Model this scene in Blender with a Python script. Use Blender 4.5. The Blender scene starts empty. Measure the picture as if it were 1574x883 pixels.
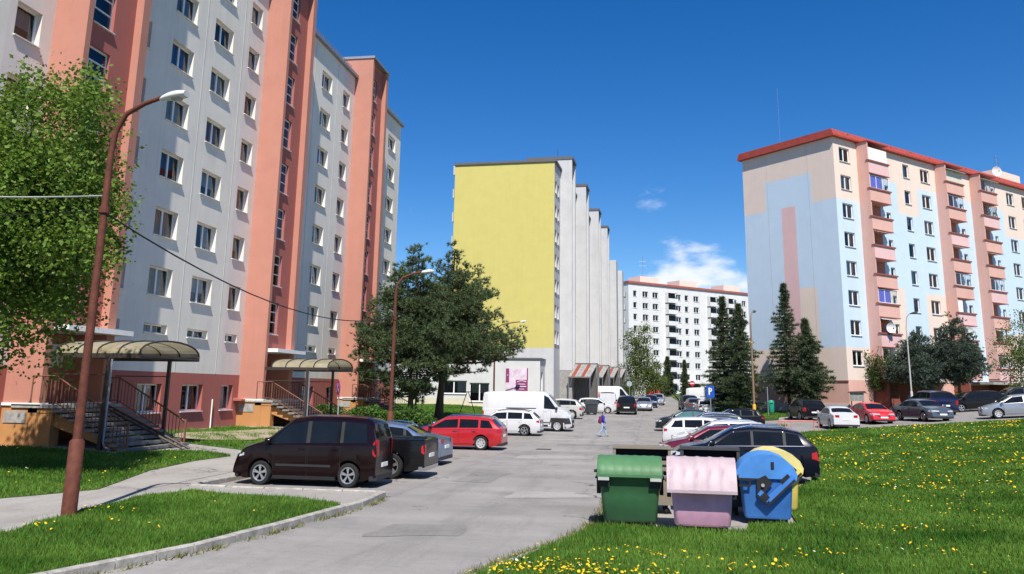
import bpy, bmesh, math, random
import numpy as np
from mathutils import Vector, Matrix
random.seed(7); RNG = np.random.default_rng(11)
scn = bpy.context.scene
COL = scn.collection
PI = math.pi

# ------------------------------------------------------------------ camera
AZ, PITCH, ROLL, FPX = .166, .207887, .015182, 1295.05
def _rot(v): return Vector((v[0]*math.cos(AZ)-v[1]*math.sin(AZ), v[0]*math.sin(AZ)+v[1]*math.cos(AZ), v[2]))
_F = (0, math.cos(PITCH), math.sin(PITCH)); _U = Vector((0, -math.sin(PITCH), math.cos(PITCH))); _X = Vector((1, 0, 0))
_X2 = math.cos(ROLL)*_X+math.sin(ROLL)*_U; _U2 = -math.sin(ROLL)*_X+math.cos(ROLL)*_U
fw, rt, up = _rot(_F), _rot(_X2), _rot(_U2)
CAM = Vector((23.04, -41.0, 2.7))
cd = bpy.data.cameras.new('camera'); cam = bpy.data.objects.new('camera', cd); COL.objects.link(cam)
M = Matrix.Identity(4)
for i in range(3):
    M[i][0], M[i][1], M[i][2], M[i][3] = rt[i], up[i], -fw[i], CAM[i]
cam.matrix_world = M
cd.sensor_fit = 'HORIZONTAL'; cd.sensor_width = 36; cd.lens = FPX/1574*36
cd.shift_y = -(441.5-326.8)/1574
cd.clip_start = .1; cd.clip_end = 3000
scn.camera = cam

# ------------------------------------------------------------------ sky, sun, exposure
SUN_EL = math.radians(54); SUN_AZ = math.atan2(.262, -.965)   # azimuth from +Y towards +X
w = bpy.data.worlds.new('World'); scn.world = w; w.use_nodes = True
nt = w.node_tree; nt.nodes.clear()
N = nt.nodes.new; LK = nt.links.new
out = N('ShaderNodeOutputWorld'); bg = N('ShaderNodeBackground'); bg.inputs['Strength'].default_value = .08
sky = N('ShaderNodeTexSky'); sky.sky_type = 'NISHITA'; sky.sun_disc = False
sky.sun_elevation = SUN_EL; sky.sun_rotation = SUN_AZ; sky.altitude = 600; sky.air_density = 1.0; sky.dust_density = .1; sky.ozone_density = 4.0
tc = N('ShaderNodeTexCoord'); sep = N('ShaderNodeSeparateXYZ'); LK(tc.outputs['Generated'], sep.inputs[0])
mp = N('ShaderNodeMapping'); mp.inputs['Scale'].default_value = (1, 1, 2.3); mp.inputs['Location'].default_value = (.9, 2.15, 1.3); mp.inputs['Rotation'].default_value = (0, 0, .125); LK(tc.outputs['Generated'], mp.inputs[0])
ns = N('ShaderNodeTexNoise'); ns.inputs['Scale'].default_value = 5.5; ns.inputs['Detail'].default_value = 9; ns.inputs['Roughness'].default_value = .56; LK(mp.outputs[0], ns.inputs['Vector'])
# clouds thin out with height: threshold rises with elevation
mr = N('ShaderNodeMapRange'); mr.inputs[1].default_value = .03; mr.inputs[2].default_value = .24; mr.inputs[3].default_value = .40; mr.inputs[4].default_value = .64; mr.clamp = False; LK(sep.outputs[2], mr.inputs[0])
sb = N('ShaderNodeMath'); sb.operation = 'SUBTRACT'; LK(ns.outputs[0], sb.inputs[0]); LK(mr.outputs[0], sb.inputs[1])
cm = N('ShaderNodeMapRange'); cm.inputs[1].default_value = 0; cm.inputs[2].default_value = .14; LK(sb.outputs[0], cm.inputs[0])
cm.interpolation_type = 'SMOOTHSTEP'
mx = N('ShaderNodeMix'); mx.data_type = 'RGBA'; LK(cm.outputs[0], mx.inputs['Factor'])
hsv = N('ShaderNodeHueSaturation'); hsv.inputs['Saturation'].default_value = 1.36; hsv.inputs['Hue'].default_value = .508; hsv.inputs['Value'].default_value = 1.17; LK(sky.outputs[0], hsv.inputs['Color']); LK(hsv.outputs[0], mx.inputs['A'])
cr = N('ShaderNodeMapRange'); cr.inputs[1].default_value = .0; cr.inputs[2].default_value = .25; cr.inputs[3].default_value = 1.0; cr.inputs[4].default_value = .78; LK(sb.outputs[0], cr.inputs[0])
cc = N('ShaderNodeMix'); cc.data_type = 'RGBA'; cc.blend_type = 'MULTIPLY'; cc.inputs['Factor'].default_value = 1; cc.inputs['A'].default_value = (9.5, 9.9, 10.6, 1); LK(cr.outputs[0], cc.inputs['B'])
LK(cc.outputs['Result'], mx.inputs['B'])
LK(mx.outputs['Result'], bg.inputs[0]); LK(bg.outputs[0], out.inputs[0])
sl = bpy.data.lights.new('sun', 'SUN'); sl.energy = 5.0; sl.angle = math.radians(.53); sl.color = (1, .945, .86)
so = bpy.data.objects.new('sun', sl); COL.objects.link(so)
sdir = Vector((math.sin(SUN_AZ)*math.cos(SUN_EL), math.cos(SUN_AZ)*math.cos(SUN_EL), math.sin(SUN_EL)))
so.rotation_euler = sdir.to_track_quat('Z', 'Y').to_euler(); so.location = (20, -40, 60)
scn.view_settings.view_transform = 'Standard'; scn.view_settings.look = 'None'
scn.view_settings.exposure = .5; scn.view_settings.gamma = 1

# ------------------------------------------------------------------ materials
MATS = {}
def mat(name, col, rough=.8, metal=0, var=.12, scale=3., bump=0, bscale=60., spec=.3, coat=0, island=0, col2=None, alpha=None, trans=0):
    if name in MATS: return MATS[name]
    m = bpy.data.materials.new(name); m.use_nodes = True; t = m.node_tree; b = t.nodes['Principled BSDF']
    b.inputs['Roughness'].default_value = rough; b.inputs['Metallic'].default_value = metal
    b.inputs['Specular IOR Level'].default_value = spec; b.inputs['Coat Weight'].default_value = coat; b.inputs['Coat Roughness'].default_value = .04
    c = (*col, 1)
    b.inputs['Base Color'].default_value = c
    co = t.nodes.new('ShaderNodeNewGeometry')
    if var or col2:
        n = t.nodes.new('ShaderNodeTexNoise'); n.inputs['Scale'].default_value = scale; n.inputs['Detail'].default_value = 6; n.inputs['Roughness'].default_value = .62
        t.links.new(co.outputs['Position'], n.inputs['Vector'])
        r = t.nodes.new('ShaderNodeMapRange'); r.inputs[1].default_value = .3; r.inputs[2].default_value = .7
        t.links.new(n.outputs[0], r.inputs[0])
        mixn = t.nodes.new('ShaderNodeMix'); mixn.data_type = 'RGBA'
        mixn.inputs['A'].default_value = tuple(x*(1-var) for x in col)+(1,)
        mixn.inputs['B'].default_value = (*(col2 or tuple(min(1, x*(1+var)) for x in col)), 1)
        t.links.new(r.outputs[0], mixn.inputs['Factor']); o = mixn.outputs['Result']
        if island:
            hs = t.nodes.new('ShaderNodeHueSaturation'); rr = t.nodes.new('ShaderNodeMapRange'); rr.inputs[3].default_value = 1-island; rr.inputs[4].default_value = 1+island
            t.links.new(co.outputs['Random Per Island'], rr.inputs[0]); t.links.new(rr.outputs[0], hs.inputs['Value']); t.links.new(o, hs.inputs['Color'])
            rh = t.nodes.new('ShaderNodeMapRange'); rh.inputs[3].default_value = .485; rh.inputs[4].default_value = .515
            t.links.new(co.outputs['Random Per Island'], rh.inputs[0]); t.links.new(rh.outputs[0], hs.inputs['Hue'])
            o = hs.outputs[0]
        t.links.new(o, b.inputs['Base Color'])
    if bump:
        n2 = t.nodes.new('ShaderNodeTexNoise'); n2.inputs['Scale'].default_value = bscale; n2.inputs['Detail'].default_value = 4
        t.links.new(co.outputs['Position'], n2.inputs['Vector'])
        bp = t.nodes.new('ShaderNodeBump'); bp.inputs['Strength'].default_value = bump; bp.inputs['Distance'].default_value = .02
        t.links.new(n2.outputs[0], bp.inputs['Height']); t.links.new(bp.outputs[0], b.inputs['Normal'])
    if alpha is not None: b.inputs['Alpha'].default_value = alpha
    if trans:      # thin leaves let light through
        tr = t.nodes.new('ShaderNodeBsdfTranslucent'); ms = t.nodes.new('ShaderNodeMixShader'); ms.inputs[0].default_value = trans
        src = b.inputs['Base Color'].links[0].from_socket if b.inputs['Base Color'].links else None
        if src: t.links.new(src, tr.inputs[0])
        else: tr.inputs[0].default_value = c
        t.links.new(b.outputs[0], ms.inputs[1]); t.links.new(tr.outputs[0], ms.inputs[2]); t.links.new(ms.outputs[0], t.nodes['Material Output'].inputs[0])
    MATS[name] = m; return m
def glassmat(name, tint, dark=.12):
    if name in MATS: return MATS[name]
    m = bpy.data.materials.new(name); m.use_nodes = True; t = m.node_tree; t.nodes.clear()
    o = t.nodes.new('ShaderNodeOutputMaterial'); tr = t.nodes.new('ShaderNodeBsdfTransparent'); tr.inputs[0].default_value = (*tint, 1)
    g = t.nodes.new('ShaderNodeBsdfGlossy'); g.inputs['Roughness'].default_value = .015; g.inputs[0].default_value = (.95, .97, 1, 1)
    lw = t.nodes.new('ShaderNodeFresnel'); lw.inputs[0].default_value = 1.45
    ad = t.nodes.new('ShaderNodeMath'); ad.operation = 'ADD'; ad.inputs[1].default_value = dark; ad.use_clamp = True; t.links.new(lw.outputs[0], ad.inputs[0])
    n = t.nodes.new('ShaderNodeTexNoise'); n.inputs['Scale'].default_value = 1.3; gg = t.nodes.new('ShaderNodeNewGeometry'); t.links.new(gg.outputs['Position'], n.inputs['Vector'])
    bp = t.nodes.new('ShaderNodeBump'); bp.inputs['Strength'].default_value = .06; bp.inputs['Distance'].default_value = .05; t.links.new(n.outputs[0], bp.inputs['Height']); t.links.new(bp.outputs[0], g.inputs['Normal'])
    ms = t.nodes.new('ShaderNodeMixShader'); t.links.new(ad.outputs[0], ms.inputs[0]); t.links.new(tr.outputs[0], ms.inputs[1]); t.links.new(g.outputs[0], ms.inputs[2]); t.links.new(ms.outputs[0], o.inputs[0])
    MATS[name] = m; return m

def asphalt(name, base, light, dark, ps=.16):
    """worn asphalt: broad patches, streaks along the street, fine grit and cracks"""
    m = bpy.data.materials.new(name); m.use_nodes = True; t = m.node_tree; b = t.nodes['Principled BSDF']; b.inputs['Roughness'].default_value = .88; b.inputs['Specular IOR Level'].default_value = .25
    g = t.nodes.new('ShaderNodeNewGeometry')
    def noise(scale, detail, vec=None, rough=.6, dist=0):
        n = t.nodes.new('ShaderNodeTexNoise'); n.inputs['Scale'].default_value = scale; n.inputs['Detail'].default_value = detail; n.inputs['Roughness'].default_value = rough; n.inputs['Distortion'].default_value = dist
        t.links.new(vec or g.outputs['Position'], n.inputs['Vector']); return n.outputs[0]
    def ramp(sock, a, bb):
        r = t.nodes.new('ShaderNodeMapRange'); r.inputs[1].default_value = a; r.inputs[2].default_value = bb; t.links.new(sock, r.inputs[0]); return r.outputs[0]
    def mix(f, a, bb, mode='MIX'):
        x = t.nodes.new('ShaderNodeMix'); x.data_type = 'RGBA'; x.blend_type = mode
        if isinstance(f, float): x.inputs['Factor'].default_value = f
        else: t.links.new(f, x.inputs['Factor'])
        for k, v in (('A', a), ('B', bb)):
            if isinstance(v, tuple): x.inputs[k].default_value = (*v, 1)
            else: t.links.new(v, x.inputs[k])
        return x.outputs['Result']
    mpn = t.nodes.new('ShaderNodeMapping'); mpn.inputs['Scale'].default_value = (1.0, .16, 1); t.links.new(g.outputs['Position'], mpn.inputs[0])
    mpx = t.nodes.new('ShaderNodeMapping'); mpx.inputs['Scale'].default_value = (.28, 1.15, 1); mpx.inputs['Rotation'].default_value = (0, 0, .12); t.links.new(g.outputs['Position'], mpx.inputs[0])
    c = mix(ramp(noise(.33, 9, mpx.outputs[0], .72, .1), .36, .68), base, light)
    c = mix(ramp(noise(ps, 9, None, .75, 0), .52, .74), c, dark)
    c = mix(ramp(noise(.9, 7, mpn.outputs[0], .7), .5, .72), c, tuple(x*.8 for x in base))
    c = mix(ramp(noise(38, 6, None, .8), .36, .64), mix(1.0, c, (.74, .74, .74), 'MULTIPLY'), c)
    c = mix(ramp(noise(7, 5, None, .8), .5, .72), c, mix(1.0, c, (.84, .84, .84), 'MULTIPLY'))
    v = t.nodes.new('ShaderNodeTexVoronoi'); v.feature = 'DISTANCE_TO_EDGE'; v.inputs['Scale'].default_value = .22
    wv = t.nodes.new('ShaderNodeMix'); wv.data_type = 'RGBA'; wv.inputs['Factor'].default_value = .25
    nn = t.nodes.new('ShaderNodeTexNoise'); nn.inputs['Scale'].default_value = 1.2; nn.inputs['Detail'].default_value = 5; t.links.new(g.outputs['Position'], nn.inputs['Vector'])
    t.links.new(g.outputs['Position'], wv.inputs['A']); 
    vm = t.nodes.new('ShaderNodeVectorMath'); vm.operation = 'MULTIPLY_ADD'; vm.inputs[1].default_value = (2.2, 2.2, 2.2); t.links.new(nn.outputs['Color'], vm.inputs[0]); t.links.new(g.outputs['Position'], vm.inputs[2])
    t.links.new(vm.outputs[0], v.inputs['Vector'])
    crk = ramp(v.outputs['Distance'], .013, .002)
    crk2 = t.nodes.new('ShaderNodeMath'); crk2.operation = 'MULTIPLY'; t.links.new(crk, crk2.inputs[0]); t.links.new(ramp(noise(.25, 3), .52, .62), crk2.inputs[1])
    c = mix(crk2.outputs[0], c, tuple(x*.35 for x in dark))
    t.links.new(c, b.inputs['Base Color'])
    n2 = t.nodes.new('ShaderNodeTexNoise'); n2.inputs['Scale'].default_value = 45; t.links.new(g.outputs['Position'], n2.inputs['Vector'])
    bp = t.nodes.new('ShaderNodeBump'); bp.inputs['Strength'].default_value = .35; bp.inputs['Distance'].default_value = .02; t.links.new(n2.outputs[0], bp.inputs['Height']); t.links.new(bp.outputs[0], b.inputs['Normal'])
    MATS[name] = m; return m

# ------------------------------------------------------------------ mesh helpers
class MB:
    def __init__(s): s.v = []; s.f = []; s.m = []
    def quad(s, a, b, c, d, m=0):
        i = len(s.v); s.v += [tuple(a), tuple(b), tuple(c), tuple(d)]; s.f.append((i, i+1, i+2, i+3)); s.m.append(m)
    def box(s, x0, x1, y0, y1, z0, z1, m=0, rot=None, at=None):
        p = [(x0, y0, z0), (x1, y0, z0), (x1, y1, z0), (x0, y1, z0), (x0, y0, z1), (x1, y0, z1), (x1, y1, z1), (x0, y1, z1)]
        if rot is not None: p = [tuple(rot @ Vector(q)+(at or Vector())) for q in p]
        i = len(s.v); s.v += p
        for f in ((0, 3, 2, 1), (4, 5, 6, 7), (0, 1, 5, 4), (1, 2, 6, 5), (2, 3, 7, 6), (3, 0, 4, 7)):
            s.f.append(tuple(i+k for k in f)); s.m.append(m)
    def prism(s, pts, axis, a, b, m=0):
        """extrude a polygon given in the two other axes from a to b"""
        n = len(pts); i = len(s.v)
        def put(p, t):
            q = [0, 0, 0]; o = [k for k in range(3) if k != axis]; q[o[0]], q[o[1]], q[axis] = p[0], p[1], t; return tuple(q)
        s.v += [put(p, a) for p in pts]+[put(p, b) for p in pts]
        s.f.append(tuple(range(i+n-1, i-1, -1))); s.m.append(m); s.f.append(tuple(range(i+n, i+2*n))); s.m.append(m)
        for k in range(n):
            s.f.append((i+k, i+(k+1) % n, i+n+(k+1) % n, i+n+k)); s.m.append(m)
    def tube(s, pts, rad, seg=8, m=0, cap=True):
        pts = [Vector(p) for p in pts]; rad = rad if isinstance(rad, (list, tuple)) else [rad]*len(pts)
        base = len(s.v); prev = None
        for k, p in enumerate(pts):
            d = (pts[min(k+1, len(pts)-1)]-pts[max(k-1, 0)]).normalized()
            u = d.orthogonal().normalized() if prev is None else (prev-d*prev.dot(d)).normalized()
            prev = u; v = d.cross(u)
            for j in range(seg):
                a = 2*PI*j/seg; s.v.append(tuple(p+(u*math.cos(a)+v*math.sin(a))*rad[k]))
        for k in range(len(pts)-1):
            for j in range(seg):
                a = base+k*seg+j; b = base+k*seg+(j+1) % seg
                s.f.append((a, b, b+seg, a+seg)); s.m.append(m)
        if cap:
            s.f.append(tuple(base+j for j in range(seg-1, -1, -1))); s.m.append(m)
            s.f.append(tuple(base+(len(pts)-1)*seg+j for j in range(seg))); s.m.append(m)
    def lathe(s, prof, seg=20, axis='z', m=0, c=(0, 0, 0)):
        base = len(s.v); n = len(prof)
        for j in range(seg):
            a = 2*PI*j/seg
            for r, z in prof:
                x, y = r*math.cos(a), r*math.sin(a)
                q = (x, y, z) if axis == 'z' else ((x, z, y) if axis == 'y' else (z, x, y))
                s.v.append((q[0]+c[0], q[1]+c[1], q[2]+c[2]))
        for j in range(seg):
            for k in range(n-1):
                a = base+j*n+k; b = base+((j+1) % seg)*n+k
                s.f.append((a, b, b+1, a+1)); s.m.append(m)
    def mesh(s, name, mats, smooth=None):
        me = bpy.data.meshes.new(name); me.from_pydata(s.v, [], s.f)
        for q in (mats if isinstance(mats, (list, tuple)) else [mats]): me.materials.append(q)
        if any(s.m): me.polygons.foreach_set('material_index', s.m)
        if smooth is not None:
            me.polygons.foreach_set('use_smooth', [True]*len(me.polygons)); me.set_sharp_from_angle(angle=math.radians(smooth))
        me.update(); return me
    def build(s, name, mats, parent=None, smooth=None, loc=None, rz=0):
        return link(name, s.mesh(name, mats, smooth), parent, loc, rz)
def link(name, me, parent=None, loc=None, rz=0):
    o = bpy.data.objects.new(name, me); COL.objects.link(o)
    if parent is not None: o.parent = parent
    if loc is not None: o.location = loc
    if rz: o.rotation_euler.z = rz
    return o
def tag(o, label=None, cat=None, group=None, kind=None):
    if label: o['label'] = label
    if cat: o['category'] = cat
    if group: o['group'] = group
    if kind: o['kind'] = kind
    return o
def thing(name, label, cat, loc=(0, 0, 0), rz=0, group=None):
    o = bpy.data.objects.new(name, None); o.empty_display_size = .2; COL.objects.link(o); o.location = loc; o.rotation_euler.z = rz
    return tag(o, label, cat, group)
def tri_mesh(name, V, mats, midx=None):
    """independent triangles from an (n,3,3) array"""
    n = len(V); me = bpy.data.meshes.new(name)
    me.vertices.add(3*n); me.vertices.foreach_set('co', np.ascontiguousarray(V, dtype=np.float32).ravel())
    me.loops.add(3*n); me.loops.foreach_set('vertex_index', np.arange(3*n, dtype=np.int32))
    me.polygons.add(n); me.polygons.foreach_set('loop_start', np.arange(0, 3*n, 3, dtype=np.int32))
    for q in (mats if isinstance(mats, (list, tuple)) else [mats]): me.materials.append(q)
    if midx is not None: me.polygons.foreach_set('material_index', midx.astype(np.int32))
    me.update(calc_edges=True); me.validate(); return me

# ------------------------------------------------------------------ terrain
def sst(a, b, x):
    t = np.clip((x-a)/(b-a), 0, 1); return t*t*(3-2*t)
def H(x, y):
    x = np.asarray(x, float); y = np.asarray(y, float)
    z = .016*np.clip(y-10, 0, 250)+.42*(1-sst(1.5, 11, x))
    z = z+.075*np.clip(np.minimum(x, 50)-30, 0, None)*sst(-38, 8, y)
    return z
def Hf(x, y): return float(H(x, y))
def inpoly(px, py, poly):
    ins = np.zeros(len(px), bool); n = len(poly)
    for i in range(n):
        x0, y0 = poly[i]; x1, y1 = poly[(i+1) % n]
        c = ((y0 > py) != (y1 > py)) & (px < (x1-x0)*(py-y0)/((y1-y0) or 1e-9)+x0); ins ^= c
    return ins
def sheet(name, poly, dz, m, res=1.5, skirt=0, hfun=None, uneven=0, parent=None):
    bm = bmesh.new(); bm.faces.new([bm.verts.new((x, y, 0)) for x, y in poly])
    xs = [p[0] for p in poly]; ys = [p[1] for p in poly]
    for k, lo, hi in ((0, min(xs), max(xs)), (1, min(ys), max(ys))):
        t = math.ceil(lo/res)*res
        while t < hi:
            co = [0, 0, 0]; no = [0, 0, 0]; co[k] = t; no[k] = 1
            bmesh.ops.bisect_plane(bm, geom=bm.verts[:]+bm.edges[:]+bm.faces[:], plane_co=co, plane_no=no, dist=1e-4); t += res
    for v in bm.verts:
        v.co.z = (hfun or Hf)(v.co.x, v.co.y)+dz+(random.uniform(-uneven, uneven) if uneven else 0)
    if skirt:
        be = [e for e in bm.edges if e.is_boundary]
        r = bmesh.ops.extrude_edge_only(bm, edges=be)
        for v in [g for g in r['geom'] if isinstance(g, bmesh.types.BMVert)]: v.co.z -= skirt
    bmesh.ops.recalc_face_normals(bm, faces=bm.faces[:])
    me = bpy.data.meshes.new(name); bm.to_mesh(me); bm.free(); me.materials.append(m)
    if me.polygons and sum(p.normal.z for p in me.polygons) < 0: me.flip_normals()
    o = link(name, me, parent)
    if parent is None: o['kind'] = 'structure'
    return o

# ------------------------------------------------------------------ ground, roads, paths
M_road = asphalt('road_asphalt', (.25, .238, .226), (.35, .333, .316), (.165, .16, .156))
M_lot = asphalt('lot_asphalt', (.26, .245, .23), (.33, .31, .29), (.19, .18, .172), .3)
M_pave = asphalt('pavement_concrete', (.33, .31, .285), (.40, .38, .35), (.24, .225, .205), .5)
M_kerb = mat('kerb_stone', (.33, .31, .28), .9, var=.35, scale=5, bump=.4, island=.14)
M_soil = mat('lawn_soil', (.05, .105, .022), .95, var=.4, scale=1.3, bump=.6, bscale=25, col2=(.07, .11, .025))
M_dirt = mat('bare_earth', (.30, .25, .17), .95, var=.25, scale=2, bump=.3)
M_far = mat('far_ground', (.07, .1, .035), .95, var=.35, scale=.08)

def grid_ground():
    xs = np.concatenate([np.arange(-500, -40, 46), np.arange(-40, 90, 2.5), np.arange(90, 600, 46)])
    ys = np.concatenate([np.arange(-300, -60, 40), np.arange(-60, 60, 2.5), np.arange(60, 260, 8), np.arange(260, 1600, 90)])
    gx, gy = np.meshgrid(xs, ys); gz = H(gx, gy)-.14
    v = np.stack([gx, gy, gz], -1).reshape(-1, 3); nx = len(xs)
    f = [(j*nx+i, j*nx+i+1, (j+1)*nx+i+1, (j+1)*nx+i) for j in range(len(ys)-1) for i in range(nx-1)]
    me = bpy.data.meshes.new('ground'); me.from_pydata(v.tolist(), [], f); me.materials.append(M_far)
    o = link('ground', me); o['kind'] = 'structure'
grid_ground()
KERB_L = [(6, -48), (10.5, -40), (13.2, -34), (14.77, -29.8), (15.09, -28.75), (15.53, -27.3), (15.88, -25.1), (16.14, -23.1), (16.35, -21.4), (16.3, -19.45)]
EDGE_R = [(12, -48), (16, -40.5), (18.9, -33), (20.32, -28.1), (20.82, -26.4), (21.5, -24.45), (21.9, -22.0), (21.95, -17)]
sheet('road', KERB_L+[(16.45, -19.3), (16.45, 165), (22, 165), (22, -17)]+EDGE_R[::-1][1:], 0, M_road)
sheet('parking_strip', [(10.95, -19.3), (16.44, -19.3), (16.44, 37), (10.95, 37)], 0, M_lot, 2)
sheet('forecourt', [(13.2, 37.01), (16.44, 37.01), (16.44, 165), (16, 165)], 0, M_lot, 4)
sheet('parking_bay', [(22.01, -18.9), (29.5, -18.9), (29.5, 14.5), (28.4, 16.99), (22.01, 16.99)], 0, M_lot, 2)
sheet('car_park', [(22.01, 17), (28.4, 17), (31, 14.6), (46, 16.4), (90, 22.2), (90, 42), (52, 37), (40, 35.5), (33, 33), (26, 34), (27, 70), (26, 165), (22.01, 165)], 0, M_lot, 3)
sheet('pavement', [(-1, -50), (6, -48.1), (10.35, -40.1), (13.05, -34.1), (14.62, -29.8), (14.95, -28.75), (15.39, -27.3), (15.73, -25.1), (15.99, -23.1), (16.2, -21.4), (16.15, -19.45), (10.8, -19.45), (10.8, 47), (-.2, 47), (-.2, -50)], .10, M_pave, 1.5, skirt=.2)
sheet('footpath', [(33.2, 33.2), (40, 35.6), (52, 37.1), (90, 42.1), (90, 44.5), (52, 39.3), (40, 37.6), (33.5, 35)], .1, M_pave, 3, skirt=.2)
sheet('bin_slab', [(21.96, -24.3), (26.4, -24.3), (26.8, -18.92), (21.98, -18.92)], .05, M_pave, 1.5, skirt=.15)
sheet('dirt_patch', [(2.2, -6.6), (4.2, -7.4), (5.6, -5.6), (6.2, -2), (5.0, 2.2), (3.4, 2.3), (2.7, -2), (1.8, -4)], .165, M_dirt, 1)
M_patchd = asphalt('patch_dark', (.22, .21, .20), (.27, .258, .245), (.17, .163, .156), .8); M_patchl = asphalt('patch_light', (.32, .305, .29), (.38, .36, .34), (.25, .24, .23), .8)
for k, (poly, m_) in enumerate(((((17.4, -6.2), (20.6, -5.4), (20.5, -3.6), (17.5, -4.1)), M_patchl), (((17.0, -15.2), (18.1, -15.4), (18.3, -12.1), (17.1, -12.0)), M_patchd), (((19.2, -18.8), (21.3, -18.2), (21.2, -16.9), (19.3, -17.3)), M_patchl), (((18.2, 3.0), (21.4, 3.4), (21.4, 4.6), (18.1, 4.3)), M_patchd), (((16.9, 7.6), (21.8, 8.3), (21.8, 9.2), (16.9, 8.6)), M_patchl), (((17.6, -25.2), (19.4, -24.6), (19.2, -23.2), (17.7, -23.6)), M_patchd))):
    sheet('asphalt_patch', [(x+random.uniform(-.08, .08), y+random.uniform(-.08, .08)) for a, b in zip(poly, poly[1:]+poly[:1]) for x, y in [(a[0]+(b[0]-a[0])*q, a[1]+(b[1]-a[1])*q) for q in (0, .25, .5, .75)]], .006, m_, 1.5)
# kerb: single stones along the near road edge and the parking strip
kb = bpy.data.objects.new('kerb', None); COL.objects.link(kb); kb['kind'] = 'structure'
def kerb_run(pts, dz, step=1.0, wdt=.15, hgt=.14):
    P = [Vector((x, y, 0)) for x, y in pts]; i = 0
    seg = []; rest = 0.
    for a, b in zip(P[:-1], P[1:]):
        L = (b-a).length; n = max(1, round(L/step)); seg += [(a.lerp(b, k/n), a.lerp(b, (k+1)/n)) for k in range(n)]
    for a, b in seg:
        c = (a+b)/2; L = (b-a).length; hl = L/2-.014; hw = wdt/2
        zc = Hf(c.x, c.y)+dz; j = random.uniform(-.008, .008)
        mb = MB(); mb.box(-hl, hl, -hw, hw, -.12, hgt-.02+j); 
        t = hgt+j; mb.v += [(-hl, -hw+.02, t), (hl, -hw+.02, t), (hl, hw-.02, t), (-hl, hw-.02, t)]
        n = len(mb.v); mb.f += [(n-4, n-3, n-2, n-1), (4, 5, n-3, n-4), (5, 6, n-2, n-3), (6, 7, n-1, n-2), (7, 4, n-4, n-1)]; mb.m += [0]*5
        o = mb.build('kerb_stone', M_kerb, kb); o.location = (c.x, c.y, zc); o.rotation_euler.z = math.atan2(b.y-a.y, b.x-a.x)
kerb_run([(x-.07, y) for x, y in KERB_L[1:]], 0)
kerb_run([(16.2, -19.38), (10.88, -19.38)], 0); kerb_run([(10.88, -19.2), (10.88, 40)], 0, 1.6)
kerb_run([(x+.08, y) for x, y in EDGE_R[1:6]], 0, 1.0, .12, .06)

# ------------------------------------------------------------------ lawns with real blades
LAWNS = {
 'lawn_kerbside': ([(9.2, -42), (10.2, -40.1), (12.95, -34.1), (14.5, -29.8), (14.83, -28.75), (15.27, -27.3), (15.6, -25.1), (15.86, -23.1), (16.05, -22.0), (15, -21.4), (13.63, -21.1), (11.63, -20.6), (11.1, -22), (11.28, -24.2), (11.49, -25.8), (11.86, -27.3), (11.5, -34)], .14),
 'lawn_by_stairs': ([(-.15, -50), (6.5, -48), (8, -34), (8.6, -27), (8.64, -23.45), (9.41, -21.1), (8.2, -17), (7.8, -13.7), (7.9, -11.4), (6.4, -10.9), (5.3, -12.6), (5.2, -14.2), (-.15, -14.2)], .15),
 'lawn_worn': ([(.35, -8.6), (5.0, -8.7), (7.7, -9.2), (7.9, -4), (8, 2.9), (.35, 2.9)], .15),
 'lawn_under_pines': ([(.35, 9.4), (8, 8.6), (10.4, 19), (10.6, 46.4), (-3, 46.4), (-6, 34), (.35, 33)], .15),
 'lawn_right': ([(13.5, -48), (16.3, -40.7), (19.15, -33.2), (20.55, -28.3), (21.0, -26.6), (21.62, -24.6), (21.8, -23.5), (22.2, -23.22), (23.0, -23.3), (23.4, -23.5), (24.3, -23.52), (24.75, -23.3), (24.9, -22.4), (25.9, -22.2), (26.02, -20.5), (26.1, -18.9), (26.5, -16.2), (27.5, -13.8), (28.1, -11.5), (28.4, -8), (28.5, 14.9), (31, 15.2), (46, 16.8), (90, 22.8), (90, -48)], .13),
 'lawn_island': ([(27, 26.5), (31.9, 23.4), (32.6, 24.6), (29.6, 28.6), (27.2, 28.4)], .13),
 'lawn_spruces': ([(28.4, 37), (33.4, 35.1), (39.4, 37.5), (40.2, 40.4), (33, 48.4), (29.5, 60), (28.2, 60)], .14),
 'lawn_far': ([(27, 88), (34, 88), (40, 150), (27.5, 150)], .13),
}
def bump_right(x, y):      # the right lawn lies as a low bank
    return Hf(x, y)+.10*float(sst(4, 13, y)*(1-sst(13, 19, y))*sst(30, 34, x))
for k, (poly, dz) in LAWNS.items():
    sheet(k, poly, dz-.03, M_soil, 1.5 if k != 'lawn_right' else 2, skirt=.2, hfun=bump_right if k == 'lawn_right' else None)
M_grass = mat('grass_blades', (.07, .20, .022), .65, var=.4, scale=.4, island=.35, col2=(.165, .29, .045), spec=.12, trans=.3)
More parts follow.
